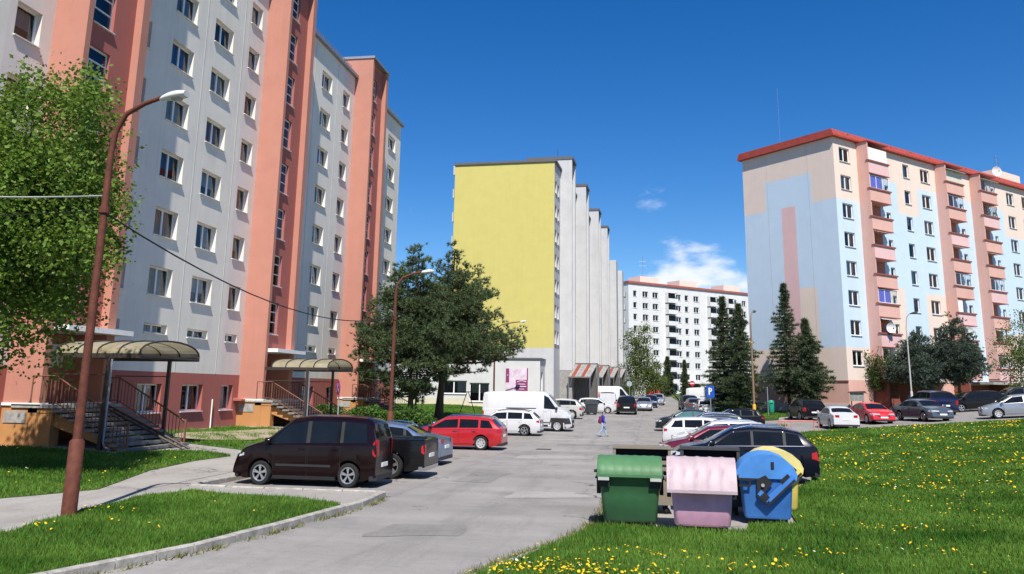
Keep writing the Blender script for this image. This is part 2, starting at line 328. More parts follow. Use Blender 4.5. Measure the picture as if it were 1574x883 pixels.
def blades(name, poly, dz, dens, label):
    xs = [p[0] for p in poly]; ys = [p[1] for p in poly]
    x0, x1, y0, y1 = min(xs), min(max(xs), 66), max(min(ys), -33), max(ys)
    n = int((x1-x0)*(y1-y0)*dens)
    x = RNG.uniform(x0, x1, n); y = RNG.uniform(y0, y1, n)
    d = np.hypot(x-23.04, y+41)
    keep = inpoly(x, y, poly) & (RNG.random(n) < np.clip(14/d, .12, 1)**1.35)
    if name.endswith('worn'):
        q = np.sin(x*1.9+1)*np.cos(y*.8)+.5*np.sin(x*4.1+y*2.7); keep &= q+RNG.normal(0, .35, n) < .25
    x, y, d = x[keep], y[keep], d[keep]; n = len(x)
    clump = .5+.5*np.sin(x*1.7+np.sin(y*1.3)*2)*np.sin(y*1.9+np.cos(x*.9)*2)
    hg = (.035+.05*clump+RNG.exponential(.018, n))*(.8+.4*RNG.random(n))*np.clip(.85+d*.004, 1, 1.2)
    wd = (.006+.006*RNG.random(n))*np.clip(d/14, 1, 3.2)
    a = RNG.uniform(0, 2*PI, n); ln = RNG.uniform(0, .7, n)*hg; la = RNG.uniform(0, 2*PI, n)
    hz = H(x, y)+dz-.035
    if name == 'grass_right': hz = hz+.10*(sst(4, 13, y)*(1-sst(13, 19, y))*sst(30, 34, x))
    V = np.zeros((n, 3, 3)); V[:, 0] = np.stack([x-np.cos(a)*wd, y-np.sin(a)*wd, hz], -1); V[:, 1] = np.stack([x+np.cos(a)*wd, y+np.sin(a)*wd, hz], -1)
    V[:, 2] = np.stack([x+np.cos(la)*ln, y+np.sin(la)*ln, hz+hg], -1)
    o = link(name, tri_mesh(name, V, M_grass)); tag(o, label, 'grass', kind='stuff')
blades('grass_kerbside', LAWNS['lawn_kerbside'][0], .14, 3000, 'short green grass on the lawn strip behind the near kerb')
blades('grass_by_stairs', LAWNS['lawn_by_stairs'][0], .15, 1900, 'green grass between the footpath and the tall salmon block')
blades('grass_worn', LAWNS['lawn_worn'][0], .15, 1500, 'worn patchy grass beside the first entrance stairs')
blades('grass_under_pines', LAWNS['lawn_under_pines'][0], .15, 1100, 'grass in the shade under the pines')
blades('grass_right', LAWNS['lawn_right'][0], .13, 2200, 'wide green lawn behind and right of the waste bins')
blades('grass_island', LAWNS['lawn_island'][0], .13, 1500, 'small grass island around the yellow-footed lamp post')
blades('grass_spruces', LAWNS['lawn_spruces'][0], .14, 900, 'grass under the spruces by the pastel block')
# weeds growing out of the kerb joint
def weeds():
    P = [Vector((x+.05, y, 0)) for x, y in KERB_L[2:]]; V = []
    for a, b in zip(P[:-1], P[1:]):
        for _ in range(int((b-a).length*150)):
            p = a.lerp(b, random.random()); nz = .5+.5*math.sin(p.y*2.3)*math.sin(p.y*5.1+1)
            if random.random() > nz**1.5: continue
            x = p.x+random.gauss(.05, .05); y = p.y; an = random.uniform(0, 2*PI); h = random.uniform(.03, .11); wd = .012
            V.append([(x-wd*math.cos(an), y-wd*math.sin(an), 0), (x+wd*math.cos(an), y+wd*math.sin(an), 0), (x+random.gauss(.04, .05), y+random.gauss(0, .05), h)])
    P = [Vector((x-.05, y, 0)) for x, y in EDGE_R[1:]]
    for a, b in zip(P[:-1], P[1:]):
        for _ in range(int((b-a).length*170)):
            p = a.lerp(b, random.random()); x = p.x+random.gauss(.02, .09); y = p.y; an = random.uniform(0, 2*PI); h = random.uniform(.04, .14); wd = .011
            V.append([(x-wd*math.cos(an), y-wd*math.sin(an), 0), (x+wd*math.cos(an), y+wd*math.sin(an), 0), (x+random.gauss(0, .05), y+random.gauss(0, .05), h)])
    o = link('weeds', tri_mesh('weeds', np.array(V), mat('dry_weeds', (.10, .13, .03), .8, var=.3, island=.4, col2=(.24, .22, .08)))); tag(o, 'dry weeds growing out of the kerb joints', 'weeds', kind='stuff')
weeds()
# dandelions in drifts
def dandelions(name, label, spots, poly, dz, n_each, rad):
    V = []; mi = []
    for (cx, cy, k, r) in spots:
        for _ in range(k):
            x = cx+RNG.normal(0, r*1.7); y = cy+RNG.normal(0, r)
            if not inpoly(np.array([x]), np.array([y]), poly)[0]: continue
            d = math.hypot(x-23.04, y+41); z = Hf(x, y)+dz+.05+RNG.random()*.09
            if poly is LAWNS['lawn_right'][0]: z = bump_right(x, y)+dz+.04+RNG.random()*.08
            s = (.014+.013*RNG.random())*max(1, min(d/22, 1.7)); tx, ty = RNG.normal(0, .35, 2)
            c = (x, y, z+.008); white = RNG.random() < .05
            ring = [(x+s*math.cos(q), y+s*math.sin(q), z+s*(tx*math.cos(q)+ty*math.sin(q))) for q in np.linspace(0, 2*PI, 7)]
            for i in range(6): V.append([c, ring[i], ring[i+1]]); mi.append(1 if white else 0)
    o = link(name, tri_mesh(name, np.array(V), [mat('dandelion_yellow', (.72, .46, .012), .7, var=.15, scale=9), mat('dandelion_clock', (.55, .56, .5), .9)], np.array(mi)))
    tag(o, label, 'flowers', kind='stuff')
sp = [(20.75, -28.15, 50, .22), (21.15, -27.6, 40, .22), (21.75, -28.3, 70, .3), (22.25, -28.0, 60, .3), (22.7, -28.1, 40, .25), (22.55, -26.45, 22, .25), (23.2, -26.6, 14, .2), (24.4, -27.1, 26, .2), (25.45, -26.1, 18, .2), (25.7, -27.9, 8, .2), (27.6, -25.2, 20, .4), (28.3, -22.5, 14, .3), (27.2, -22.8, 20, .3), (29.5, -20, 30, .5)]
for _ in range(120):
    sp.append((RNG.uniform(29, 52), RNG.uniform(-18, 14), int(RNG.integers(10, 46)), RNG.uniform(.3, .9)))
sp += [(RNG.uniform(22, 44), RNG.uniform(-31, 12), 2, 1.5) for _ in range(120)]
dandelions('dandelions', 'yellow dandelions in drifts across the wide right lawn', sp, LAWNS['lawn_right'][0], .13, 0, 0)
sp = [(RNG.uniform(-.1, 15), RNG.uniform(-30, -12), 3, .7) for _ in range(90)]+[(12.0, -24.6, 14, .25), (11.9, -26.6, 12, .2)]
dandelions('dandelions', 'scattered dandelions on the kerbside lawn', sp, LAWNS['lawn_kerbside'][0], .14, 0, 0)
dandelions('dandelions', 'few dandelions on the lawn before the stairs', sp, LAWNS['lawn_by_stairs'][0], .15, 0, 0)

# ------------------------------------------------------------------ buildings: walls with real openings and windows
def wall(mb, O, u, n, L, z0, z1, ops, matfn, cs=(), cz=(), rev=.18, revmat=None):
    """wall in the plane through O along u, outward n; ops = (s0,s1,za,zb) holes with reveals going inwards"""
    O, u, n = Vector(O), Vector(u), Vector(n)
    ss = sorted({0, L, *[s for o in ops for s in o[:2] if 0 < s < L], *[c for c in cs if 0 < c < L]})
    zs = sorted({z0, z1, *[z for o in ops for z in o[2:4] if z0 < z < z1], *[c for c in cz if z0 < c < z1]})
    P = lambda s, z, d=0: O+u*s-n*d+Vector((0, 0, z))
    for i in range(len(ss)-1):
        sa, sb = ss[i], ss[i+1]; sm = (sa+sb)/2; run = None
        for j in range(len(zs)-1):
            za, zb = zs[j], zs[j+1]; zm = (za+zb)/2
            if any(o[0] < sm < o[1] and o[2] < zm < o[3] for o in ops): k = None
            else: k = matfn(sm, zm)
            if run and run[2] == k and k is not None: run[1] = zb
            else:
                if run and run[2] is not None: mb.quad(P(sa, run[0]), P(sb, run[0]), P(sb, run[1]), P(sa, run[1]), run[2])
                run = [za, zb, k]
        if run and run[2] is not None: mb.quad(P(sa, run[0]), P(sb, run[0]), P(sb, run[1]), P(sa, run[1]), run[2])
    for o in ops:
        k = revmat if revmat is not None else matfn((o[0]+o[1])/2, o[2]-.01)
        s0, s1, a, b = o[:4]
        mb.quad(P(s0, a), P(s0, b), P(s0, b, rev), P(s0, a, rev), k); mb.quad(P(s1, a), P(s1, a, rev), P(s1, b, rev), P(s1, b), k)
        mb.quad(P(s0, b), P(s1, b), P(s1, b, rev), P(s0, b, rev), k); mb.quad(P(s0, a), P(s0, a, rev), P(s1, a, rev), P(s1, a), k)
M_pvc = mat('window_frame_white', (.78, .78, .77), .4, var=.04)
M_brown = mat('window_frame_brown', (.16, .085, .05), .5)
M_glass = glassmat('window_glass', (.82, .86, .88), .015)
M_sill = mat('sill_metal_white', (.72, .72, .70), .4, var=.08)
M_room = mat('room_dark', (.055, .05, .045), .9)  # for backing sheets behind windows: darkness of unlit rooms put into the colour
CURT = [mat('curtain_white', (.66, .65, .62), .9, var=.1), mat('curtain_cream', (.55, .50, .42), .9, var=.15), mat('curtain_rose', (.42, .20, .17), .9, var=.15), mat('curtain_grey', (.30, .31, .33), .9, var=.15), mat('blind_blue', (.12, .20, .42), .9, var=.15)]
_wc = {}
def win_mesh(w_, h_, kind, rev):
    key = (round(w_, 2), round(h_, 2), kind, rev)
    if key in _wc: return _wc[key]
    w_, h_ = round(w_, 2), round(h_, 2); d = -rev; f = .075; fr = MB()
    x0, x1 = d-.05, d+.015
    fr.box(x0, x1, 0, f, 0, h_); fr.box(x0, x1, w_-f, w_, 0, h_); fr.box(x0, x1, f, w_-f, 0, f); fr.box(x0, x1, f, w_-f, h_-f, h_)
    if kind in ('double', 'slit'):
        c = w_*.5; fr.box(x0, x1+.012, c-.06, c+.06, f, h_-f)
    elif kind == 'stair':
        fr.box(x0, x1, f, w_-f, h_*.36, h_*.36+.06); fr.box(x0, x1, f, w_-f, h_*.68, h_*.68+.06); fr.box(x0, x1+.01, f, f+.12, h_*.36+.06, h_*.68)
    elif kind == 'triple':
        for q in (.33, .66): fr.box(x0, x1, w_*q-.03, w_*q+.03, f, h_-f)
    gl = MB(); gl.quad((d-.02, f*.6, f*.6), (d-.02, w_-f*.6, f*.6), (d-.02, w_-f*.6, h_-f*.6), (d-.02, f*.6, h_-f*.6))
    si = MB(); si.box(-.06 if rev < .1 else d+.02, .095, -.04, w_+.04, -.045, -.005)
    _wc[key] = (fr, gl, si, {}); return _wc[key]
def curtain_mesh(w_, h_, style, rev):
    mb = MB(); d = -rev-.22; n = max(8, int(w_/.06))
    if style == 0: a, b, top = .05, .95, 1
    elif style == 1: a, b, top = .05, .36, 1
    elif style == 2: a, b, top = .62, .95, 1
    else: a, b, top = .05, .95, 1
    zb = .08 if style != 3 else h_*.45
    for i in range(n):
        y0 = w_*(a+(b-a)*i/n); y1 = w_*(a+(b-a)*(i+1)/n); o0 = .03*math.sin(i*1.9); o1 = .03*math.sin((i+1)*1.9)
        mb.quad((d+o0, y0, zb), (d+o1, y1, zb), (d+o1, y1, h_-.03), (d+o0, y0, h_-.03))
    return mb
def window(parent, x, y, z, w_, h_, kind='double', rev=.18, rz=0, curtains=True, sill=True, frame=None, cpick=None):
    fr, gl, si, cache = win_mesh(w_, h_, kind, rev); fm = frame or M_pvc
    def get(key, mb, m, sm=None):
        k = (key, m.name)
        if k not in cache: cache[k] = mb.mesh(key, m, sm)
        return cache[k]
    o = link('window', get('window', fr, fm), parent, (x, y, z), rz)
    link('pane', get('pane', gl, M_glass), o)
    if sill: link('sill', get('sill', si, M_sill), o)
    if curtains and random.random() < .93:
        st = random.choice([0, 0, 0, 1, 2, 3]); m = random.choices(CURT, [6, 3, 1, 2, .5])[0] if cpick is None else CURT[cpick]
        key = ('curtain', st)
        if (key, m.name) not in cache: cache[(key, m.name)] = curtain_mesh(round(w_, 2), round(h_, 2), st, rev).mesh('curtain', m)
        link('curtain', cache[(key, m.name)], o)
    if kind == 'double' and h_ > 1.2 and rev > .1 and random.random() < .22:
        key = 'open_sash'
        if (key, fm.name) not in cache:
            mb = MB(); q0, q1 = w_*.54, w_-.09; tl = .17
            for (a, b, c, d) in ((q0, q0+.06, .09, h_-.1), (q1-.06, q1, .09, h_-.1), (q0, q1, .09, .15), (q0, q1, h_-.16, h_-.1)):
                x0, x1 = -rev-.05-tl*c/h_, -rev-.05-tl*d/h_
                mb.prism([(x0, c), (x0-.04, c), (x1-.04, d), (x1, d)], 1, a, b)
            cache[(key, fm.name)] = mb.mesh('open_sash', fm)
        link('open_sash', cache[(key, fm.name)], o)
    return o
def plaster(name, c, v=.05, st=.9):
    if name in MATS: return MATS[name]
    m = mat(name, c, .9, var=v, scale=.9, bump=.15, bscale=14, spec=.15); t = m.node_tree; b = t.nodes['Principled BSDF']; src = b.inputs['Base Color'].links[0].from_socket
    g = t.nodes.new('ShaderNodeNewGeometry'); mp_ = t.nodes.new('ShaderNodeMapping'); mp_.inputs['Scale'].default_value = (2.6, 2.6, .10); t.links.new(g.outputs['Position'], mp_.inputs[0])
    n = t.nodes.new('ShaderNodeTexNoise'); n.inputs['Scale'].default_value = 1.0; n.inputs['Detail'].default_value = 6; n.inputs['Roughness'].default_value = .7; t.links.new(mp_.outputs[0], n.inputs['Vector'])
    n2 = t.nodes.new('ShaderNodeTexNoise'); n2.inputs['Scale'].default_value = .16; n2.inputs['Detail'].default_value = 5; t.links.new(g.outputs['Position'], n2.inputs['Vector'])
    ad = t.nodes.new('ShaderNodeMath'); ad.operation = 'ADD'; t.links.new(n.outputs[0], ad.inputs[0]); t.links.new(n2.outputs[0], ad.inputs[1])
    r = t.nodes.new('ShaderNodeMapRange'); r.inputs[1].default_value = .95; r.inputs[2].default_value = 1.35; r.inputs[3].default_value = 1.0; r.inputs[4].default_value = st; t.links.new(ad.outputs[0], r.inputs[0])
    x = t.nodes.new('ShaderNodeMix'); x.data_type = 'RGBA'; x.blend_type = 'MULTIPLY'; x.inputs['Factor'].default_value = 1; t.links.new(src, x.inputs['A']); t.links.new(r.outputs[0], x.inputs['B']); t.links.new(x.outputs['Result'], b.inputs['Base Color'])
    return m

# ---- tall salmon and grey block on the left
P_grey = plaster('plaster_grey', (.77, .725, .64), .05, .86); P_beige = plaster('plaster_pale_beige', (.74, .66, .60)); P_salmon = plaster('plaster_salmon', (.47, .218, .165)); P_red = plaster('plaster_red_shaded', (.40, .135, .11))  # red: slightly different salmon, darkened for street-facing walls in grazing sun
P_orange = plaster('plaster_orange', (.46, .23, .09), .1); P_white = plaster('plaster_white', (.80, .80, .79), .03); P_dark = mat('dark_void', (.02, .018, .016), .9)
M_flash = mat('roof_flashing', (.30, .31, .33), .5, .5); M_conc = mat('old_concrete', (.33, .32, .30), .9, var=.3, scale=4, bump=.3)
M_rail = mat('railing_brown', (.17, .075, .05), .55, var=.2); M_steel = mat('post_dark_steel', (.06, .05, .045), .5, .3); M_rust = mat('pole_rust_red', (.115, .036, .022), .75, var=.3, scale=8, bump=.2)
LB = thing('apartment_block', 'tall salmon and grey apartment block with recessed stair towers, left', 'building', (0, 0, 0))
ROWS = [6.83+2.82*k for k in range(7)]; WH = 1.35
COLS = [(-22.4, -20.4), (-18.9, -16.95), (-15.35, -14.05), (-8.6, -7.15), (-5.35, -3.4), (-1.6, .4), (2.28, 3.62), (9.4, 10.7), (13.2, 15.12), (17.38, 18.82), (24.6, 25.9), (28.8, 30.9)]
TW = [-13.4, 4.3, 19.8]; TWW = 3.9; TOPZ = 28.8; ROOF = 26.9
S0, S1 = -25., 32.45
def lb_mat(s, z):
    s += S0
    if z < 3.3: return 2
    for t in TW:
        if t-2.3 < s < t: return 1
    return 0
ops = []; wins = []
for (a, b) in COLS:
    for z in ROWS: ops.append((a-S0, b-S0, z, z+WH)); wins.append((a, z, b-a, WH, 'double' if b-a > 1.6 else 'single'))
    ops.append((a-S0, b-S0, 5.06, 5.5)); wins.append((a, 5.06, b-a, .44, 'slit'))
    ops.append((a-S0, b-S0, 1.43, 2.74)); wins.append((a, 1.43, b-a, 1.31, 'double' if b-a > 1.6 else 'single'))
mb = MB(); wall(mb, (0, S0, 0), (0, 1, 0), (1, 0, 0), S1-S0, .2, ROOF, ops, lb_mat, cs=[t-2.3-S0 for t in TW]+[t-S0 for t in TW], cz=[3.3], rev=.26)
mb.quad((0, S1, .2), (-12, S1, .2), (-12, S1, ROOF), (0, S1, ROOF), 3); mb.quad((-12, S0, .2), (0, S0, .2), (0, S0, ROOF), (-12, S0, ROOF), 0); mb.quad((-12, S1, .2), (-12, S0, .2), (-12, S0, ROOF), (-12, S1, ROOF), 0)
mb.build('wall', [P_grey, P_beige, P_red, P_white], LB)
for (a, z, w_, h_, k) in wins: window(LB, 0, a, z, w_, h_, k, rev=.26)
mb = MB(); mb.quad((-.85, S0, .2), (-.85, S1, .2), (-.85, S1, ROOF-.2), (-.85, S0, ROOF-.2)); mb.build('room_dark_sheet', M_room, LB)
mb = MB(); mb.box(-12.15, .28, S0, S1+.2, ROOF-.02, ROOF+.22); mb.build('roof', M_flash, LB)
for a, b in ((S0, TW[0]), (TW[0]+TWW, TW[1]), (TW[1]+TWW, TW[2]), (TW[2]+TWW, S1)):
    rl = MB(); rl.tube([(-.3, a+.1, ROOF+.95), (-.3, b-.1, ROOF+.95)], .025, 6); rl.tube([(-.3, a+.1, ROOF+.6), (-.3, b-.1, ROOF+.6)], .02, 6)
    k = a+.2
    while k < b: rl.tube([(-.3, k, ROOF+.2), (-.3, k, ROOF+.95)], .022, 5); k += 1.3
    tag(rl.build('roof_rail', M_flash, LB), kind='stuff')
# raised panel joints on the grey wall
for s in (-2.42, 1.55, 11.9, 16.2, 26.8): 
    j = MB(); j.box(-.01, .012, s-.03, s+.03, 3.32, ROOF-.3); j.build('panel_joint', mat('joint_sealant', (.55, .54, .51), .9), LB)
def tower(t):
    T = MB(); e = t+TWW
    T.box(-4, 1.45, t, t+.3, 1.92, TOPZ-.25, 0)                                  # near fin (its camera side is the broad salmon face)
    T.box(0, 1.45, e-.5, e, 1.92, TOPZ-.25, 0)
    T.box(-4, 0, t+.3, e, ROOF-.3, TOPZ-.25, 0); T.box(0, 1.1, t+.3, e-.5, TOPZ-.5, TOPZ-.25, 0)
    zs = [5.7+2.82*k for k in range(8)]
    ops = [(.45, 1.75, z, z+1.85) for z in zs]
    wall(T, (1.1, t+.3, 0), (0, 1, 0), (1, 0, 0), TWW-.8, 4.62, TOPZ-.5, ops, lambda s, z: 1, rev=.14)
    T.build('stair_tower', [P_salmon, P_red], LB)
    for z in zs: window(LB, 1.1, t+.75, z, 1.3, 1.85, 'stair', rev=.14, curtains=False)
    b = MB(); b.quad((.3, t+.3, 4.7), (.3, e-.5, 4.7), (.3, e-.5, TOPZ-.6), (.3, t+.3, TOPZ-.6)); b.build('stairwell_dark_sheet', M_room, LB)
    c = MB(); c.box(-4.1, 1.55, t-.08, e+.08, TOPZ-.25, TOPZ-.05); c.build('tower_cap', M_flash, LB)
    # plinths under the fins with a white ledge and a grey plate
    for a, bb in ((t-.06, t+.36), (e-.56, e+.06)):
        q = MB(); q.box(-.0, 1.42, a+.06, bb-.06, .2, 1.9); q.build('plinth', P_orange, LB)
        q = MB(); q.box(.0, 1.55, a, bb, 1.9, 2.0); q.build('ledge', P_white, LB)
        q = MB(); q.box(.12, 1.0, a+.03, a+.062, 1.3, 1.72); q.build('plate', M_conc, LB)
    # entrance: white slab over the door, glazed door set back, walls in the shaded red
    q = MB(); q.box(.0, 2.05, t+.3, e+.35, 4.62, 4.82); q.build('entrance_slab', P_white, LB)
    q = MB(); wall(q, (.02, t+.3, 0), (0, 1, 0), (1, 0, 0), TWW-.8, 1.9, 4.62, [(.5, 2.6, 1.95, 4.2)], lambda s, z: 0, rev=.12); q.build('entrance_wall', P_red, LB)
    d = MB(); 
    for y in (0, .68, 1.36, 2.02): d.box(-.1, -.02, y, y+.08, 0, 2.25)
    for z in (0, .9, 2.0, 2.17): d.box(-.1, -.03, .08, 2.02, z, z+.08)
    do = d.build('door', M_brown, LB, loc=(.0, t+.8, 1.95)); g = MB(); g.quad((-.06, .05, .05), (-.06, 2.05, .05), (-.06, 2.05, 2.2), (-.06, .05, 2.2)); g.build('pane', M_glass, do)
for t in TW: tower(t)
# lower ground by the pillar: conduit and red meter hood
q = MB(); q.tube([(.08, 1.35, .5), (.08, 1.35, 2.0)], .035, 8); q.build('vent_pipe', P_white, LB)
q = MB(); q.prism([(0, 2.05), (.5, 1.98), (.5, 1.9), (0, 1.9)], 1, 3.75, 4.25); q.build('meter_hood', P_red, LB)

# ---- entrance stairs and barrel canopies
STEP = None
def stairs(t, label):
    gz = .36; st = thing('entrance_stairs', label, 'stairs', (2.0, t, gz), group='entrance stairs of the salmon block'); n = 9; run, rise = .335, (1.95-gz)/10; wdt = TWW-.1
    mb = MB(); mb.box(-.95, .02, 0, wdt, 1.3, 1.95-gz-.12); mb.box(-.95, .0, 0.02, .5, 0, 1.3); mb.box(-.95, 0, wdt-.3, wdt, 0, 1.3); mb.build('landing', P_orange, st)
    mb = MB(); mb.box(-1.6, .12, -.06, wdt+.06, 1.95-gz-.12, 1.95-gz); mb.build('landing_slab', M_conc, st)
    smesh = None
    for k in range(n):
        if smesh is None:
            m = MB(); m.box(0, .40, -.08, wdt+.08, -.10, 0); smesh = m.mesh('step', mat('step_stone', (.20, .19, .175), .9, var=.35, scale=5, bump=.3))
        link('step', smesh, st, (.06+run*k, 0, 1.95-gz-rise*(k+1)))
    for y in (.18, wdt-.38):
        m = MB(); L = run*n; m.prism([(0, 1.95-gz-.14-rise), (0, 1.95-gz-.6-rise), (L-.25, -.02), (L+.12, -.02), (L+.12, .08)], 1, y, y+.2); m.build('stringer', P_orange, st)
    for y in (.02, wdt-.06):
        m = MB(); top = 1.95-gz; L = run*n
        m.tube([(-.9, y, top+1.0), (0, y, top+1.0), (L, y, .95)], .032, 8); m.tube([(-.9, y, top+.12), (0, y, top+.12), (L, y, .12)], .02, 6)
        hr = m.build('handrail', M_rail, st, 40)
        bl = MB(); k = -.88
        while k < L:
            zz = top-max(0, k)*(top-.02)/L; bl.box(k-.011, k+.011, y-.011, y+.011, zz+.1, zz+.98); k += .145
        tag(bl.build('baluster', M_rail, hr), kind='stuff')
        for k in (-.88, 0, L): 
            zz = top-max(0, k)*(top-.02)/L; m = MB(); m.box(k-.03, k+.03, y-.03, y+.03, zz-.1, zz+1.03); m.build('newel_post', M_rail, st)
    if t < 0:      # pram ramp rails down the middle
        for y in (wdt-1.35, wdt-.95):
            m = MB(); L = run*n; m.tube([(0, y, 1.95-gz+.03), (L+.75, y, .0)], .045, 6); m.build('ramp_rail', M_steel, st)
    return st
M_poly = mat('canopy_sheet', (.42, .36, .20), .35, var=.3, scale=1.2, col2=(.50, .47, .36), spec=.4, trans=.35)
def canopy(t, label):
    cp = thing('entrance_canopy', label, 'canopy', (0, t, .35), group='barrel canopies of the salmon block'); wdt = TWW-.15; x0, x1 = 1.95, 5.25; zb, rise = 3.42, .5
    def arch(k): a = PI*k/12; return wdt/2-(wdt/2+.12)*math.cos(a), zb+rise*math.sin(a)**.9
    nb = 5
    for i in range(nb-1):
        xa, xb = x0+(x1-x0)*i/(nb-1), x0+(x1-x0)*(i+1)/(nb-1); m = MB()
        for k in range(12):
            (ya, za), (yb, z2) = arch(k), arch(k+1); m.quad((xa+.01, ya, za), (xb-.01, ya, za), (xb-.01, yb, z2), (xa+.01, yb, z2))
        m.build('roof_sheet', M_poly, cp, 60)
    for i in range(nb):
        x = x0+(x1-x0)*i/(nb-1); m = MB(); m.tube([(x, arch(k)[0], arch(k)[1]+.02) for k in range(13)], .035, 6); m.build('rib', M_steel, cp, 40)
    for y in (-.08, wdt+.04):
        m = MB(); m.box(x0-.4, x1+.05, y-.05, y+.05, zb-.16, zb); m.build('eave_beam', M_steel, cp)
        m = MB(); m.box(4.0, 4.12, y-.06, y+.06, -.05, zb-.16); m.build('post', M_steel, cp)
    for x in (x0, 4.0, x1-.05):
        m = MB(); m.box(x, x+.07, -.03, wdt, zb-.12, zb-.04); m.build('cross_beam', M_steel, cp)
    m = MB(); m.tube([(x0-.2, -.08, zb-.75), (4.0, -.08, zb-.75)], .02, 6); m.build('side_rail', M_steel, cp)
    m = MB(); m.tube([(x0-.2, wdt+.04, zb-.75), (4.0, wdt+.04, zb-.75)], .02, 6); m.build('side_rail', M_steel, cp)
    m = MB(); m.tube([(4.2, -.1, zb-.2), (4.2, -.1, .35), (4.3, -.12, .2), (4.5, -.12, .12)], .035, 6); m.build('downpipe', M_flash, cp, 40)
for t, w1, w2 in ((TW[0], 'wide concrete entrance stairs with steel ramp rails, nearest the camera', 'brown barrel-vaulted entrance canopy behind the near red lamp post'), (TW[1], 'concrete entrance stairs with brown railing behind the maroon van', 'brown barrel-vaulted entrance canopy above the maroon van'), (TW[2], 'entrance stairs half hidden behind the pines', None)):
    stairs(t, w1)
    if w2: canopy(t, w2)

# ---- white street block with the yellow gable
WA = math.radians(2.5)
WB = thing('apartment_block', 'white apartment block with plain yellow gable end and row of stair towers', 'building', (12.45, 51, 0), -WA)
P_yel = plaster('plaster_yellow', (.54, .475, .155), .04, .96); P_wht2 = plaster('plaster_offwhite', (.50, .50, .50), .06, .88)
WD = 11.7; WL1, WL2 = 57, 94; WROOF = 28.2
mb = MB()
wrows = [7.75+2.82*k for k in range(7)]
wops = []; wwin = []
WT = [4.3, 18.0, 33.8, 47.6]; TW2 = 3.3
cols = [(.5, 1.75), (2.35, 3.6)]
for t in WT: cols += [(t+TW2+5.5, t+TW2+7.3), (t+TW2+8.6, t+TW2+9.6)]
for a, b in cols:
    if b < WL1:
        for z in wrows: wops.append((a, b, z, z+1.45)); wwin.append((a, z, b-a, 1.45))
wall(mb, (0, 0, 0), (0, 1, 0), (1, 0, 0), WL1, .3, WROOF, wops, lambda s, z: 0, rev=.2)
wall(mb, (-WD, 0, 0), (1, 0, 0), (0, -1, 0), WD, .3, WROOF, [], lambda s, z: 1 if z > 7.25 else 0, cz=[7.25])
mb.quad((-WD, WL1, .3), (-WD, 0, .3), (-WD, 0, WROOF), (-WD, WL1, WROOF), 0)
mb.quad((0, WL1, .3), (0, WL2, .3), (0, WL2, 25.6), (0, WL1, 25.6), 0); mb.quad((0, WL1, 25.6), (-WD, WL1, 25.6), (-WD, WL1, WROOF), (0, WL1, WROOF), 0); mb.quad((0, WL2, .3), (-WD, WL2, .3), (-WD, WL2, 25.6), (0, WL2, 25.6), 0)
mb.build('wall', [P_wht2, P_yel], WB)
for (a, z, w_, h_) in wwin: window(WB, 0, a, z, w_, h_, 'double' if w_ > 1.1 else 'single', rev=.2)
mb = MB(); mb.quad((-.8, 0.2, .5), (-.8, WL1, .5), (-.8, WL1, WROOF-.3), (-.8, .2, WROOF-.3)); mb.build('room_dark_sheet', M_room, WB)
M_cap = mat('roof_edge_dark', (.11, .105, .11), .6, var=.1)
mb = MB(); mb.box(-WD-.1, .22, -.14, WL1+.1, WROOF-.02, WROOF+.24); mb.build('roof', M_cap, WB)
mb = MB(); mb.box(-WD-.1, .22, WL1+.12, WL2+.1, 25.58, 25.85); mb.build('roof', M_cap, WB)
for t in WT:
    m = MB(); m.box(-4, 1.4, t, t+.35, 5.0, 29.6); m.box(0, 1.4, t+TW2-.45, t+TW2, 5.0, 29.6); m.box(-4, 0, t+.35, t+TW2, WROOF+.2, 29.6); m.box(0, 1.0, t+.35, t+TW2-.45, 5, 29.6); m.build('stair_tower', P_wht2, WB)
    m = MB(); m.box(-4.1, 1.5, t-.08, t+TW2+.08, 29.6, 29.95); m.build('tower_cap', M_cap, WB)
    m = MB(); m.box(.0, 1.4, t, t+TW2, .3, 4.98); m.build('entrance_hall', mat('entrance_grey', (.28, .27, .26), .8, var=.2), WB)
for t in (64, 78):
    m = MB(); m.box(-3, 1.4, t, t+TW2, 3, 26.6); m.build('stair_tower', P_wht2, WB)
for z in range(8):       # loggia stubs at the far end show as a ragged edge
    m = MB(); m.box(.0, .95, WL2-3.2, WL2-.2, 3.2+2.8*z, 4.2+2.8*z); m.build('balcony', P_wht2, WB)
for z in range(8):       # balconies on the hidden side peep out past the gable's left edge
    m = MB(); m.box(-WD-.55, -WD, 1.2, 4.2, 8.0+2.8*z-.2, 8.9+2.8*z); m.build('balcony', P_wht2, WB)
# single-storey shop annex in front of the gable
AN = thing('shop_annex', 'white single-storey shop annex with purple advertising board under the yellow gable', 'building', (11.5, 46.9, 0))
AX0 = -16; AZ1 = 5.85
mb = MB(); wall(mb, (AX0, 0, 0), (1, 0, 0), (0, -1, 0), -AX0, .3, AZ1, [(5.5, 8.3, 2.25, 3.6), (-AX0-7.4, -AX0-5.3, 1.5, 3.4), (1.0, 4.4, 2.25, 3.6)], lambda s, z: 0 if z > 1.75 else 1, cz=[1.75], rev=.15)
wall(mb, (0, 0, 0), (0, 1, 0), (1, 0, 0), 4.0, .3, AZ1, [(.9, 2.4, .7, 4.6)], lambda s, z: 0, rev=.15)
mb.build('wall', [plaster('plaster_annex', (.57, .57, .56), .04, .93), plaster('plaster_cream', (.58, .535, .40))], AN)
mb = MB(); mb.box(AX0, .12, -.12, 4.0, AZ1, AZ1+.16); mb.build('roof', M_cap, AN)
